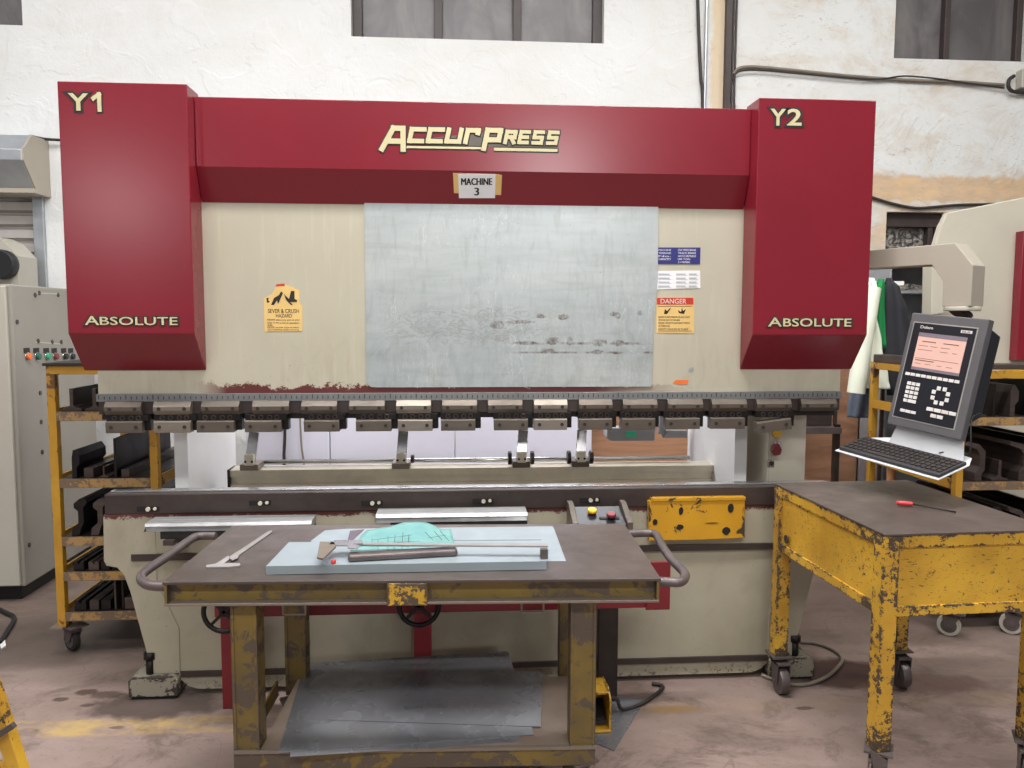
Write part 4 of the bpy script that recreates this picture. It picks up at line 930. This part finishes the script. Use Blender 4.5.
# keyboard tray
Kc = Vector((1.769, 2.943, 1.085)); KX = Vector((.373, -.924, -.080)).normalized(); KU = Vector((.909, .347, .232)); KU = (KU-KX*KU.dot(KX)).normalized(); KN = KX.cross(KU); KN = -KN if KN.z < 0 else KN
MK = Matrix(((KX.x, KU.x, KN.x, Kc.x), (KX.y, KU.y, KN.y, Kc.y), (KX.z, KU.z, KN.z, Kc.z), (0, 0, 0, 1)))
tr_ = MB().prism([(-.240, -.092), (.234, -.092), (.234, .085), (.20, .15), (-.12, .19), (-.240, .09)], 'z', -.012, -.008).xf(MK).build('keyboard_tray', 'tray_white', cs, bevel=.001)
MB().add([MK @ Vector((-.13, .10, -.008)), MK @ Vector((.20, .10, -.008)), Cc-CU*(H2-.012)+CX*.15-CN*.03, Cc-CU*(H2-.012)-CX*.13-CN*.03, MK @ Vector((-.13, .105, -.012)), MK @ Vector((.20, .105, -.012)), Cc-CU*(H2-.012)+CX*.15-CN*.034, Cc-CU*(H2-.012)-CX*.13-CN*.034], [(0, 1, 2, 3), (4, 7, 6, 5), (3, 2, 6, 7), (0, 3, 7, 4), (1, 5, 6, 2), (0, 4, 5, 1)]).build('tray_riser', 'tray_white', cs)
MB().tube([MK @ Vector((.10, .10, .004)), MK @ Vector((.16, .13, .02)), MK @ Vector((.22, .11, .03)), Cc-CU*.15+CX*.165-CN*.03, Cc-CU*.12+CX*.17-CN*.07], .003, 8, 5).build('keyboard_cable', 'black', cs)
kb = thing('keyboard', 'dusty black computer keyboard resting on the white console tray', 'keyboard', tuple(Kc))
kbody = MB().box(-.228, .228, -.08, .08, -.0075, .006).xf(MK).build('keyboard_body', 'key_dark', kb, bevel=.003)
for r_ in range(5):
    m = MB()
    nk = 20
    for c in range(nk):
        if r_ == 0 and 4 < c < 11: continue
        u0_ = -.222+c*.0222; m.box(u0_+.002, u0_+.0185, -.060+r_*.0265, -.060+r_*.0265+.020, .006, .010)
    if r_ == 0: m.box(-.222+5*.0222, -.222+11*.0222-.003, -.060, -.040, .006, .010)
    m.xf(MK).build('key_row', 'cable', kbody)

# ================================================================== RACKS WITH TOOLS
def rack(name, label, x0, x1, y0, y1, ztop, shelves, zbot, casters_, floorz=.135):
    t = thing(name, label, 'rack', ((x0+x1)/2, (y0+y1)/2, 0)); w = .038
    for x in (x0, x1-w):
        for y in (y0, y1-w): MB().box(x, x+w, y, y+w, floorz, ztop-.04).build('post', 'yellow_rack', t, bevel=.002)
    for (a, b, c, d_) in ((x0, x1, y0, y0+w), (x0, x1, y1-w, y1), (x0, x0+w, y0+w, y1-w), (x1-w, x1, y0+w, y1-w)):
        MB().box(a, b, c, d_, ztop-.04, ztop).build('top_rail', 'yellow_rack', t, bevel=.002)
    for z in shelves:
        MB().box(x0+w, x1-w, y0+.004, y1-w, z-.012, z).build('shelf', 'dark_steel', t)
        lp = MB().box(x0+w, x1-w, y0, y0+.004, z-.042, z+.002).build('shelf_lip', 'lip', t)
        for x in (x0, x1-.012): MB().box(x, x+.012, y0+w, y1-w, z-.042, z+.01).build('side_rail', 'yellow_rack', t)
    for x, y, wm in casters_: caster(t, x, y, floorz, .055, .9, wm, 'pipe', .03)
    return t
def tool_bar(kind, x, y0, y1, z, label, mat='tool', s=1.0, group=None):
    if kind == 'tee': p = [(-.05, 0), (.05, 0), (.05, .012), (.022, .02), (.009, .03), (.009, .12), (-.009, .12), (-.009, .03), (-.022, .02), (-.05, .012)]
    elif kind == 'goose': p = [(-.045, 0), (-.01, 0), (.0, .035), (.012, .06), (.012, .13), (.03, .155), (.02, .17), (-.004, .172), (-.03, .15), (-.03, .13), (-.012, .115), (-.012, .06), (-.04, .035)]
    elif kind == 'block': p = [(-.03, 0), (.03, 0), (.03, .055), (.012, .055), (0, .035), (-.012, .055), (-.03, .055)]
    elif kind == 'plate': p = [(-.006, 0), (.006, 0), (.006, .19), (-.006, .19)]
    elif kind == 'punch': p = [(-.012, 0), (.012, 0), (.012, .055), (.028, .075), (.028, .12), (.008, .15), (-.004, .15), (-.012, .11)]
    elif kind == 'hook': p = [(-.012, 0), (.018, 0), (.018, .03), (.03, .045), (.03, .125), (.0, .155), (-.05, .165), (-.055, .15), (-.008, .132), (.006, .11), (.006, .06), (-.012, .035)]
    else: p = [(-.018, 0), (.018, 0), (.018, .04), (-.018, .04)]
    p = [(x+a*s, z+b*s) for a, b in p]
    t = MB().prism(p, 'y', y0, y1).build('press_tool', mat, bevel=.0015)
    return tag(t, label, 'press tool', group)
# left rack
ly0, ly1 = 3.75, 4.55
lx0, lx1 = XP(47, ly0, 400), XP(157.5, ly0, 450)
LS = [ZP(v, ly0, 100) for v in (412, 479, 537, 572, 612)]
lr = rack('tool_rack', 'yellow wheeled rack of press tools beside the grey electrical cabinet', lx0, lx1, ly0, ly1, ZP(366, ly0, 60), LS, .135, [(lx0+.06, ly0+.04, 'rubber'), (lx1-.06, ly0+.04, 'rubber'), (lx0+.06, ly1-.06, 'rubber'), (lx1-.06, ly1-.06, 'rubber')])
MB().box(lx0-.03, lx0+.03, ly0-.02, ly0+.08, .135, .143).build('foot_plate', 'flange', lr)
zt_ = ZP(366, ly0, 60)
tag(MB().box(lx0-.01, lx1-.03, ly0-.01, ly1-.1, zt_+.0005, zt_+.014).build('flat_board', 'ink'), 'thin dark board lying on top of the yellow rack beside the cabinet', 'board')
ORD = ['first', 'second', 'third', 'fourth', 'fifth', 'sixth', 'seventh', 'eighth']
SHN = ['top', 'second', 'third', 'fourth', 'lowest']
def fill(shelf_i, z, items, x0, y0, rackword, post, g):
    for i, (kd, dx, yb, mt, sc) in enumerate(items):
        desc = {'tee': 'T-shaped', 'goose': 'goosenecked', 'block': 'grooved block-like', 'plate': 'tall flat plate-like', 'punch': 'narrow punch-shaped', 'hook': 'hook-topped', 'bar': 'plain square'}[kd]
        sn = SHN[shelf_i] if rackword != 'far' else ['upper', 'middle', 'lower', 'lowest'][shelf_i]
        lab = 'dark %s steel press tool, %s from the %s on the %s shelf' % (desc, ORD[i], post, sn)
        tool_bar(kd, x0+dx, y0+.02, y0+yb, z+.0015, lab, mt, sc, g)
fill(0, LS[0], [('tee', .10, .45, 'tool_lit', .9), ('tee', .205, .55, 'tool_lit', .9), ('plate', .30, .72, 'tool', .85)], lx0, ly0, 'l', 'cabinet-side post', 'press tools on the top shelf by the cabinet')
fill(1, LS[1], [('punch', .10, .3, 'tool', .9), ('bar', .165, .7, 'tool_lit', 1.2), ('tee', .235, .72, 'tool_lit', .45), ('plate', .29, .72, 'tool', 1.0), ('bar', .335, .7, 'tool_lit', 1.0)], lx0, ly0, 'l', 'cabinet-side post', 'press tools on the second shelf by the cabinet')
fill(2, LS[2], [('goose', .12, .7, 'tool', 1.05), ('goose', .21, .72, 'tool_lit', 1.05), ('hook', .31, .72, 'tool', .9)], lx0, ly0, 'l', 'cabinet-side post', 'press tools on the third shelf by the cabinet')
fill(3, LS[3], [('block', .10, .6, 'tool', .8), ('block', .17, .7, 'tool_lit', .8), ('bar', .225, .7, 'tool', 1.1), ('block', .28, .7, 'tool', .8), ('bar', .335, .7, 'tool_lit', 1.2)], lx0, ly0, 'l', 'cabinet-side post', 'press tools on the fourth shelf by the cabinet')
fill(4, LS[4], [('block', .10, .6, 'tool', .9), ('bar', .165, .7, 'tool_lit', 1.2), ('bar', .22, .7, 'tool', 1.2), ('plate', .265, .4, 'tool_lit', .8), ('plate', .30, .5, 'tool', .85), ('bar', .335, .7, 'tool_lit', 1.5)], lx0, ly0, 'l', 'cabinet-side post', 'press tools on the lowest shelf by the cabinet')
# right rack
ry0, ry1 = 3.75, 4.62
qx0 = XP(957, ry0, 460); qx1 = qx0+.75
RS = [ZP(v, ry0, 1000) for v in (417.5, 482)] + [.45, .20]
rr = rack('tool_rack', 'yellow wheeled rack of press tools behind the control console', qx0, qx1, ry0, ry1, ZP(371, ry0, 1000), RS, .135, [(2.56, 3.69, 'cabinet_edge'), (2.90, 3.69, 'cabinet_edge'), (qx1-.06, ry0+.05, 'cabinet_edge'), (qx0+.06, ry1-.08, 'cabinet_edge'), (qx1-.06, ry1-.08, 'cabinet_edge')])
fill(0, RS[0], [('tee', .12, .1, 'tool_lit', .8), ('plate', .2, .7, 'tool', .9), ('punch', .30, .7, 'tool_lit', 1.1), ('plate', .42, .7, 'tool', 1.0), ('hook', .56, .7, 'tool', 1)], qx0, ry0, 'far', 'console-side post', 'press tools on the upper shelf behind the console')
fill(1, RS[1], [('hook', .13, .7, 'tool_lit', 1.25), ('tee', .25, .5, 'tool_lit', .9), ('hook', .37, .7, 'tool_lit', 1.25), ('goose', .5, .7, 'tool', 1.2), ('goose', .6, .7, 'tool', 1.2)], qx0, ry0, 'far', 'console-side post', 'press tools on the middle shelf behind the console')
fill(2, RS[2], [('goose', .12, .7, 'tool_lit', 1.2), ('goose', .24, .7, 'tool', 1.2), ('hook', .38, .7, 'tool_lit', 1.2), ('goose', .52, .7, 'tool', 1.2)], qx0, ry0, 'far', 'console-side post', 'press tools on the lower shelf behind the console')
tag(MB().cyl((2.66, 4.50, RS[2]+.002), (2.66, 4.50, ZP(459, 4.5, 900)), .022, .03).build('wooden_handle', 'wood', bevel=.004), 'light wooden handle standing in the rack, seen under the keyboard tray', 'handle')
zt_ = ZP(371, ry0, 1000)
tag(MB().bar((qx0+.08, 4.0, zt_+.014), (qx0+.7, 3.85, zt_+.014), .12, .026).build('steel_bar', 'tool_lit', bevel=.002), 'loose flat dark steel bar on top of the rack behind the console', 'steel bar')
tag(MB().box(qx0+.005, qx0+.10, 4.1, 4.6, zt_+.001, zt_+.05).build('steel_channel', 'tool_lit', bevel=.003), 'dark steel channel lying along the rack top behind the console', 'steel bar')

# ================================================================== LEFT CABINET
ec = thing('electrical_cabinet', 'tall grey electrical cabinet with a row of coloured knobs', 'cabinet', (-2.85, 5.0, 0))
cxr, cy0, cy1, cz0, cz1 = -2.48, 4.50, 5.45, .09, 1.815
MB().box(-3.35, cxr, cy0, cy1, cz0, cz1).build('cabinet_body', 'cabinet', ec, bevel=.01)
MB().box(-3.34, cxr-.02, cy0-.022, cy0, cz0+.01, cz1-.01).build('cabinet_door', 'cabinet_edge', ec, bevel=.006)
MB().box(-3.3, cxr-.05, cy0+.05, cy1-.05, 0, cz0).build('plinth', 'black', ec)
MB().box(-2.62, -2.60, cy0-.05, cy0-.022, .70, .82).build('door_handle', 'black', ec, bevel=.003)
def side(px, py): return P(px, py, 1) * (cxr/P(px, py, 1)[0]) + Vector((0, 0, 0)) if False else (lambda d_: Vector((cxr, d_[1]*cxr/d_[0], H+d_[2]*cxr/d_[0])))(ray(px, py))
for px, mt in ((27, 'orange'), (36.5, 'green_dark'), (46.5, 'green_light'), (54.5, 'maroon'), (64, 'black'), (71, 'black')):
    c = side(px, 356.5); pl_ = side(px-.5, 351)
    MB().box(cxr, cxr+.003, pl_.y-.03, pl_.y+.03, pl_.z-.012, pl_.z+.018).build('name_tag', 'ink', ec)
    k = MB().cyl(c, c+Vector((.008, 0, 0)), .024).build('knob_base', 'chrome', ec)
    MB().cyl(c+Vector((.008, 0, 0)), c+Vector((.022, 0, 0)), .021, .019).build('knob', mt, k, bevel=.003)
for (a, b, c, d_) in ((36, 293, 60, 294), (36, 342, 60, 344)):
    p, q = side(a, b), side(c, d_); MB().bar(p, q, .004, .006).build('panel_outline', 'beige_plate', ec)
for px, py in ((35, 295), (39, 293), (58, 295), (38, 341), (52, 342), (61, 342), (17, 322), (40, 393), (41, 422), (42, 452), (29, 545)):
    p = side(px, py); MB().cyl(p, p+Vector((.004, 0, 0)), .014, n=9).build('screw_hole', 'frame_brown', ec)
# machine with round black disc standing behind the cabinet
en = thing('grinder_machine', 'cream machine head with black round disc showing above the grey cabinet', 'machine', (-3.3, 5.6, 0))
pp = [(-8, 236), (3, 241), (17, 256), (18, 300), (-60, 300), (-60, 236)]
v = [P(a, b, 5.5) for a, b in pp]
MB().prism([(q.x, q.z) for q in v[:3]]+[(v[3].x, 0), (v[4].x, 0), (v[5].x, v[5].z)], 'y', 5.5, 5.75).build('machine_body', 'cabinet_edge', en)
c = P(-2, 264, 5.42); MB().cyl(c, c+Vector((0, .08, 0)), .10, n=24).build('disc', 'black', en, bevel=.01)
c = P(8.5, 261, 5.49); MB().cyl(c, c+Vector((0, .02, 0)), .03).build('hub', 'chrome', en)

# ================================================================== BEHIND THE PRESS
pn = thing('partition_panel', 'pale lilac-grey sheet partition standing behind the press throat', 'partition', (-.3, 5.05, 0))
xa, xb = XP(246, 5.05, 450), XP(592, 5.05, 450)
sx = [xa, XP(285, 5.05, 450), XP(330, 5.05, 450), XP(455, 5.05, 450), xb]
for a, b in zip(sx[:-1], sx[1:]): MB().box(a+.003, b-.003, 5.05, 5.09, 0, 1.75).build('panel', 'purple_grey', pn, bevel=.003)
tag(MB().tube([P(284, 380, 5.0), P(285, 430, 5.02), P(284, 462, 5.02), P(287, 500, 5.0), P(288, 640, 5.0)], .01).build('hanging_cable', 'cable'), 'black cable hanging down in front of the lilac-grey partition', 'cable')
tag(MB().tube([P(299, 380, 5.0), P(301, 440, 5.02), P(304, 470, 5.02), P(296, 500, 5.0), P(291, 640, 5.0)], .006).build('hanging_cable', 'cable_grey'), 'thin grey wire hanging beside the black cable behind the press', 'cable')
tag(MB().box(XP(588, 5.3, 450), XP(690, 5.3, 450), 5.3, 5.33, 0, 1.7).build('plywood_board', 'plywood', bevel=.002), 'brown plywood board standing behind the valve box of the press', 'board')
tag(MB().box(XP(690, 5.55, 450), XP(938, 5.55, 450), 5.56, 5.58, 0, 1.45).build('plywood_board', 'plywood', bevel=.002), 'large orange-brown plywood board leaning behind the hanging clothes', 'board')
tag(MB().torus(P(655, 486, 4.8), (0, 1, 0), .13, .012, 28, 8).build('hanging_hose_coil', 'cable'), 'coiled dark hose hanging low behind the gauge beam', 'hose')
# dark bench and channel behind the box
bn = thing('steel_shelf_unit', 'dark open steel shelf partly hidden behind the electrical box', 'shelf', (XP(825, 5.0, 440), 5.0, 0))
a, b = XP(800, 4.9, 430), XP(842, 4.9, 430)
MB().box(a, b, 4.9, 5.3, ZP(434, 4.9, 820), ZP(428, 4.9, 820)).build('shelf_board', 'pipe', bn)
MB().box(a, b, 5.26, 5.3, ZP(433, 4.9, 820), ZP(394, 4.9, 820)).build('back_panel', 'void', bn)
for x in (a, b-.03): MB().box(x, x+.03, 4.92, 4.95, 0, ZP(425 if x > a else 400, 4.9, 820)).build('leg', 'dark_steel', bn)
MB().box(a, b-.02, 5.0, 5.25, ZP(428, 4.9, 820)+.002, ZP(412, 4.9, 820)).build('tray', 'rail', bn, bevel=.004)
# grey cabinet behind coats, with shelf
gc = thing('storage_cabinet', 'open grey steel cupboard behind the hanging coats', 'cupboard', (XP(915, 5.3, 320), 5.4, 0))
a, b = XP(884, 5.25, 300), XP(960, 5.25, 300); zt2 = ZP(262, 5.3, 900)
MB().box(a, a+.02, 5.2, 5.53, 0, zt2).box(b-.02, b, 5.2, 5.53, 0, zt2).box(a, b, 5.51, 5.53, 0, zt2).box(a, b, 5.2, 5.53, zt2-.02, zt2).build('carcass', 'grey_box', gc)
for py in (291, 330, 365): MB().box(a+.02, b-.02, 5.22, 5.50, ZP(py, 5.32, 900)-.02, ZP(py, 5.32, 900)).build('shelf', 'grey_box', gc)
zs_ = ZP(291, 5.32, 900)
tag(MB().prism([(a+.05, zs_+.001), (b-.1, zs_+.001), (b-.13, zs_+.02), (b-.2, zs_+.03), (a+.2, zs_+.05), (a+.1, zs_+.035)], 'y', 5.25, 5.42).build('plastic_bag', 'foil'), 'crumpled clear plastic bag on the shelf of the grey cupboard', 'bag')
# coat rail and clothes
YJ = 4.85
cr = thing('coat_stand', 'pale metal clothes rail standing in front of the grey cupboard', 'clothes rail', (XP(885, YJ, 300), YJ, 0))
x0_, x1_ = XP(850, YJ, 283), XP(903, YJ, 283); zh = ZP(283, YJ, 885)
MB().box(x0_, x1_, YJ-.012, YJ+.012, zh-.015, zh+.012).build('rail', 'white_paint', cr)
for x in (x0_+.01, x1_-.02): MB().box(x-.01, x+.01, YJ-.01+.15, YJ+.01+.15, 0, zh).box(x-.01, x+.01, YJ, YJ+.16, zh-.012, zh+.008).build('upright', 'tool_lit', cr)
def garment(name, secs, mat, label, cat, folds=5, amp=.02, y=YJ, ph=0.0):
    """secs: (py, pxc, half width px, half depth m)"""
    rings = []; N = 40; K_ = []
    for i in range(len(secs)-1):
        for k in range(5):
            t = k/5; t2 = t*t*(3-2*t); K_.append([secs[i][j]*(1-t2)+secs[i+1][j]*t2 if j else secs[i][0]*(1-t)+secs[i+1][0]*t for j in range(4)])
    K_.append(list(secs[-1])); n = len(K_); vs = []
    for q, (py, pxc, hw, hd) in enumerate(K_):
        c = P(pxc, py, y); w_ = hw*y/770
        for i in range(N):
            a = 2*math.pi*i/N; f = 1+(amp/max(w_, .03))*math.sin(a*folds+ph+q*.12)*min(1, q/5)
            vs.append((c.x+w_*math.cos(a)*f, y+hd*math.sin(a)*f, c.z))
    fs = [(r*N+i, r*N+(i+1) % N, (r+1)*N+(i+1) % N, (r+1)*N+i) for r in range(n-1) for i in range(N)]
    fs += [tuple(range(N))[::-1], tuple((n-1)*N+i for i in range(N))]
    return MB().add(vs, fs, True)
g = thing('white_coat', 'off-white work coat hanging next to the green garment', 'coat', tuple(P(868, 395, YJ)))
garment('coat', [(278, 870, 4, .03), (286, 867, 7, .06), (310, 864, 8, .08), (345, 868, 12, .09), (378, 874, 15, .09), (388, 877, 14, .09)], 'cloth_white', '', '', 6, .012).build('coat_body', 'cloth_white', g)
MB().tube([P(872, 288, YJ-.08), P(867, 320, YJ-.10), P(862, 350, YJ-.10), P(856, 393, YJ-.10)], .055, 12, 4).build('sleeve', 'cloth_white', g)
YJ2 = YJ+.13
tag(garment('c', [(279, 881, 3, .02), (290, 879, 6, .04), (320, 879, 6, .05), (348, 880, 5, .05)], '', '', '', 3, .008, YJ-.02, 1).build('green_garment', 'cloth_green'), 'green garment hanging between the off-white coat and black jacket', 'garment')
g = thing('black_jacket', 'black jacket hanging nearest the grey cupboard shelf', 'jacket', tuple(P(900, 400, YJ-.02)))
garment('c', [(278, 889, 2.5, .02), (288, 891, 7, .05), (310, 894, 11, .07), (350, 898, 15, .08), (395, 903, 16, .08)], '', '', '', 5, .010, YJ-.03, 2).build('jacket_body', 'cloth_black', g)
tag(garment('c', [(380, 862, 8, .05), (392, 861, 11, .06), (405, 861, 13, .06), (417, 859, 11, .05)], '', '', '', 6, .012, YJ+.10, 0).build('grey_cloth', 'cloth_grey'), 'blue-grey cloth hanging below the off-white coat', 'cloth')

# ================================================================== NEIGHBOURING PRESS (right edge)
nb = thing('press_brake', 'neighbouring beige press with a red cover edge, cropped at the frame', 'press brake', (3.4, 5.0, 0))
YN = 4.75
po = [(1060, 190), (948, 212.5), (941, 226), (935, 246), (925, 300), (916, 400), (910, 470), (1060, 470)]
v = [P(a, b, YN) for a, b in po]; q = [(p.x, p.z) for p in v]; q[-2] = (v[4].x-.05, .05); q[-1] = (v[0].x, .05)
q = [(v[0].x, v[0].z), (v[1].x, v[1].z), (v[2].x, v[2].z), (v[3].x, v[3].z), (P(937, 300, YN).x, P(937, 300, YN).z), (P(950, 400, YN).x, 1.2), (P(950, 400, YN).x, .05), (v[0].x, .05)]
MB().prism(q, 'y', YN, YN+.05).build('side_plate', 'beige_plate', nb, bevel=.006)
MB().box(v[1].x+.45, v[0].x, YN+.051, YN+.75, .05, 2.2).build('machine_body', 'beige_plate', nb)
a = P(1021, 256, YN-.06); b = P(1016, 360, YN-.06)
MB().box(a.x, a.x+.4, YN-.07, YN-.002, b.z, P(1021, 232, YN).z).build('cover', 'red', nb, bevel=.004)
q = [(P(a_, b_, YN-.1).x, P(a_, b_, YN-.1).z) for a_, b_ in ((932, 264), (945, 264), (953, 277), (949, 312), (931, 315))]
MB().prism(q, 'y', YN-.1, YN-.002).build('bracket_plate', 'beige_plate', nb, bevel=.003)

# ================================================================== LOOSE FLOOR THINGS
tag(MB().tube([PZ(a, b, .010) for a, b in ((800, 642), (815, 643), (832, 649), (842, 658), (838, 667), (826, 677), (808, 684), (790, 684), (775, 680), (762, 675))], .0085, 8, 6).build('floor_cable', 'cable_grey'), 'grey cable looping over the floor beside the yellow cart', 'cable')
tag(MB().tube([PZ(a, b, .010) for a, b in ((600, 690), (566, 690), (540, 686), (500, 690))], .007, 8, 6).build('floor_cable', 'cable'), 'short dark cable on the floor behind the worktable leg', 'cable')
tag(MB().prism([(-2.72, 4.32), (-2.58, 4.24), (-2.50, 4.30), (-2.62, 4.38)], 'z', .0005, .012).build('paper_scrap', 'white_paint') if False else MB().sheet([PZ(0, 645, .001), PZ(5, 641, .001), PZ(6, 647, .001), PZ(1, 650, .001)], .008).build('paper_scrap', 'white_paint'), 'small white scrap on the floor below the grey cabinet', 'scrap')
tag(MB().tube([PZ(a, b, .012) for a, b in ((-20, 600), (4, 612), (14, 618), (8, 630), (-4, 645), (-30, 650))], .012, 8, 5).build('floor_cable', 'black'), 'black cable on the shaded floor under the grey cabinet', 'cable')
# sawhorse leg cropped at the edge
sh = thing('trestle', 'chipped yellow trestle cropped at the lower corner beside the floor line', 'trestle', (-1.35, 1.95, 0))
A, B = P(-2, 706, 1.95), P(19, 770, 1.95)
dv = (B-A).normalized(); top_ = A-dv*.25; bot = A+dv*((A.z-.0)/-dv.z)
def tl(p, q): return MB().bar(p, q, .032, .036, (0, 1, 0))
tl(top_, bot).build('leg', 'yellow_edge', sh, bevel=.002)
off_ = Vector((2*(top_.x)-bot.x-.02, bot.y, bot.z)); tl(top_-Vector((.04, 0, 0)), off_).build('leg', 'yellow', sh, bevel=.002)
MB().bar(P(-20, 746, 1.92), P(14, 725, 1.92), .014, .014).build('tie_rod', 'pipe', sh)
for q0, q1 in ((top_+Vector((0, .5, 0)), bot+Vector((0, .5, 0))),): pass
MB().bar(top_+Vector((-.02, -.06, .02)), top_+Vector((-.02, .06, .02)), .10, .05).build('top_beam', 'yellow', sh)
MB().bar(P(-60, 766, 1.95), P(10, 766, 1.95), .02, .02).build('cross_bar', 'yellow', sh)

# ================================================================== LIGHT
def area(name, loc, sx_, sy_, power, col=(1, 1, 1), target=None):
    l = bpy.data.lights.new(name, 'AREA'); l.shape = 'RECTANGLE'; l.size = sx_; l.size_y = sy_; l.energy = power; l.color = col
    o = bpy.data.objects.new(name, l); COL.objects.link(o); o.location = loc
    if target: o.rotation_euler = (Vector(target)-Vector(loc)).to_track_quat('-Z', 'Y').to_euler()
    return o
area('bay_lamp', (-2.4, 3.5, 5.5), 3.0, .35, 68, (1, .99, .98))
area('bay_lamp', (2.4, 3.5, 5.5), 3.0, .35, 68, (1, .98, .95))
area('bay_lamp', (0, 2.1, 5.5), 3.4, .3, 290, (1, .99, .99))
area('bay_lamp', (-4.5, 1.9, 5.5), 2.0, .5, 100, (1, .99, .97))
area('bay_lamp', (4.5, 1.9, 5.5), 2.0, .5, 100, (1, .98, .94))
area('bay_lamp', (0, -2.0, 5.5), 6.0, .6, 330, (1, .99, .98))
area('hall_lamp', (1.9, -9.5, 4.6), .9, .7, 170, (1, .97, .96), (0, 3.2, 2))
area('hall_lamp', (-6.9, -10, 4.0), 1.0, .6, 75, (1, .97, .96), (0, 3.2, 2))
area('throat_fill', (.05, 4.6, 2.25), 2.2, .25, 34, (1, .99, 1), (.05, 4.5, 0))  # fill light added out of sight behind the ram to brighten the throat
w = bpy.data.worlds.new('world'); SC.world = w; w.use_nodes = True
bg = w.node_tree.nodes['Background']; bg.inputs[0].default_value = (.95, .97, 1.0, 1); bg.inputs[1].default_value = .19
SC.view_settings.view_transform = 'Standard'; SC.view_settings.look = 'None'; SC.view_settings.gamma = 1
SC.view_settings.use_curve_mapping = False; SC.view_settings.exposure = 0.0
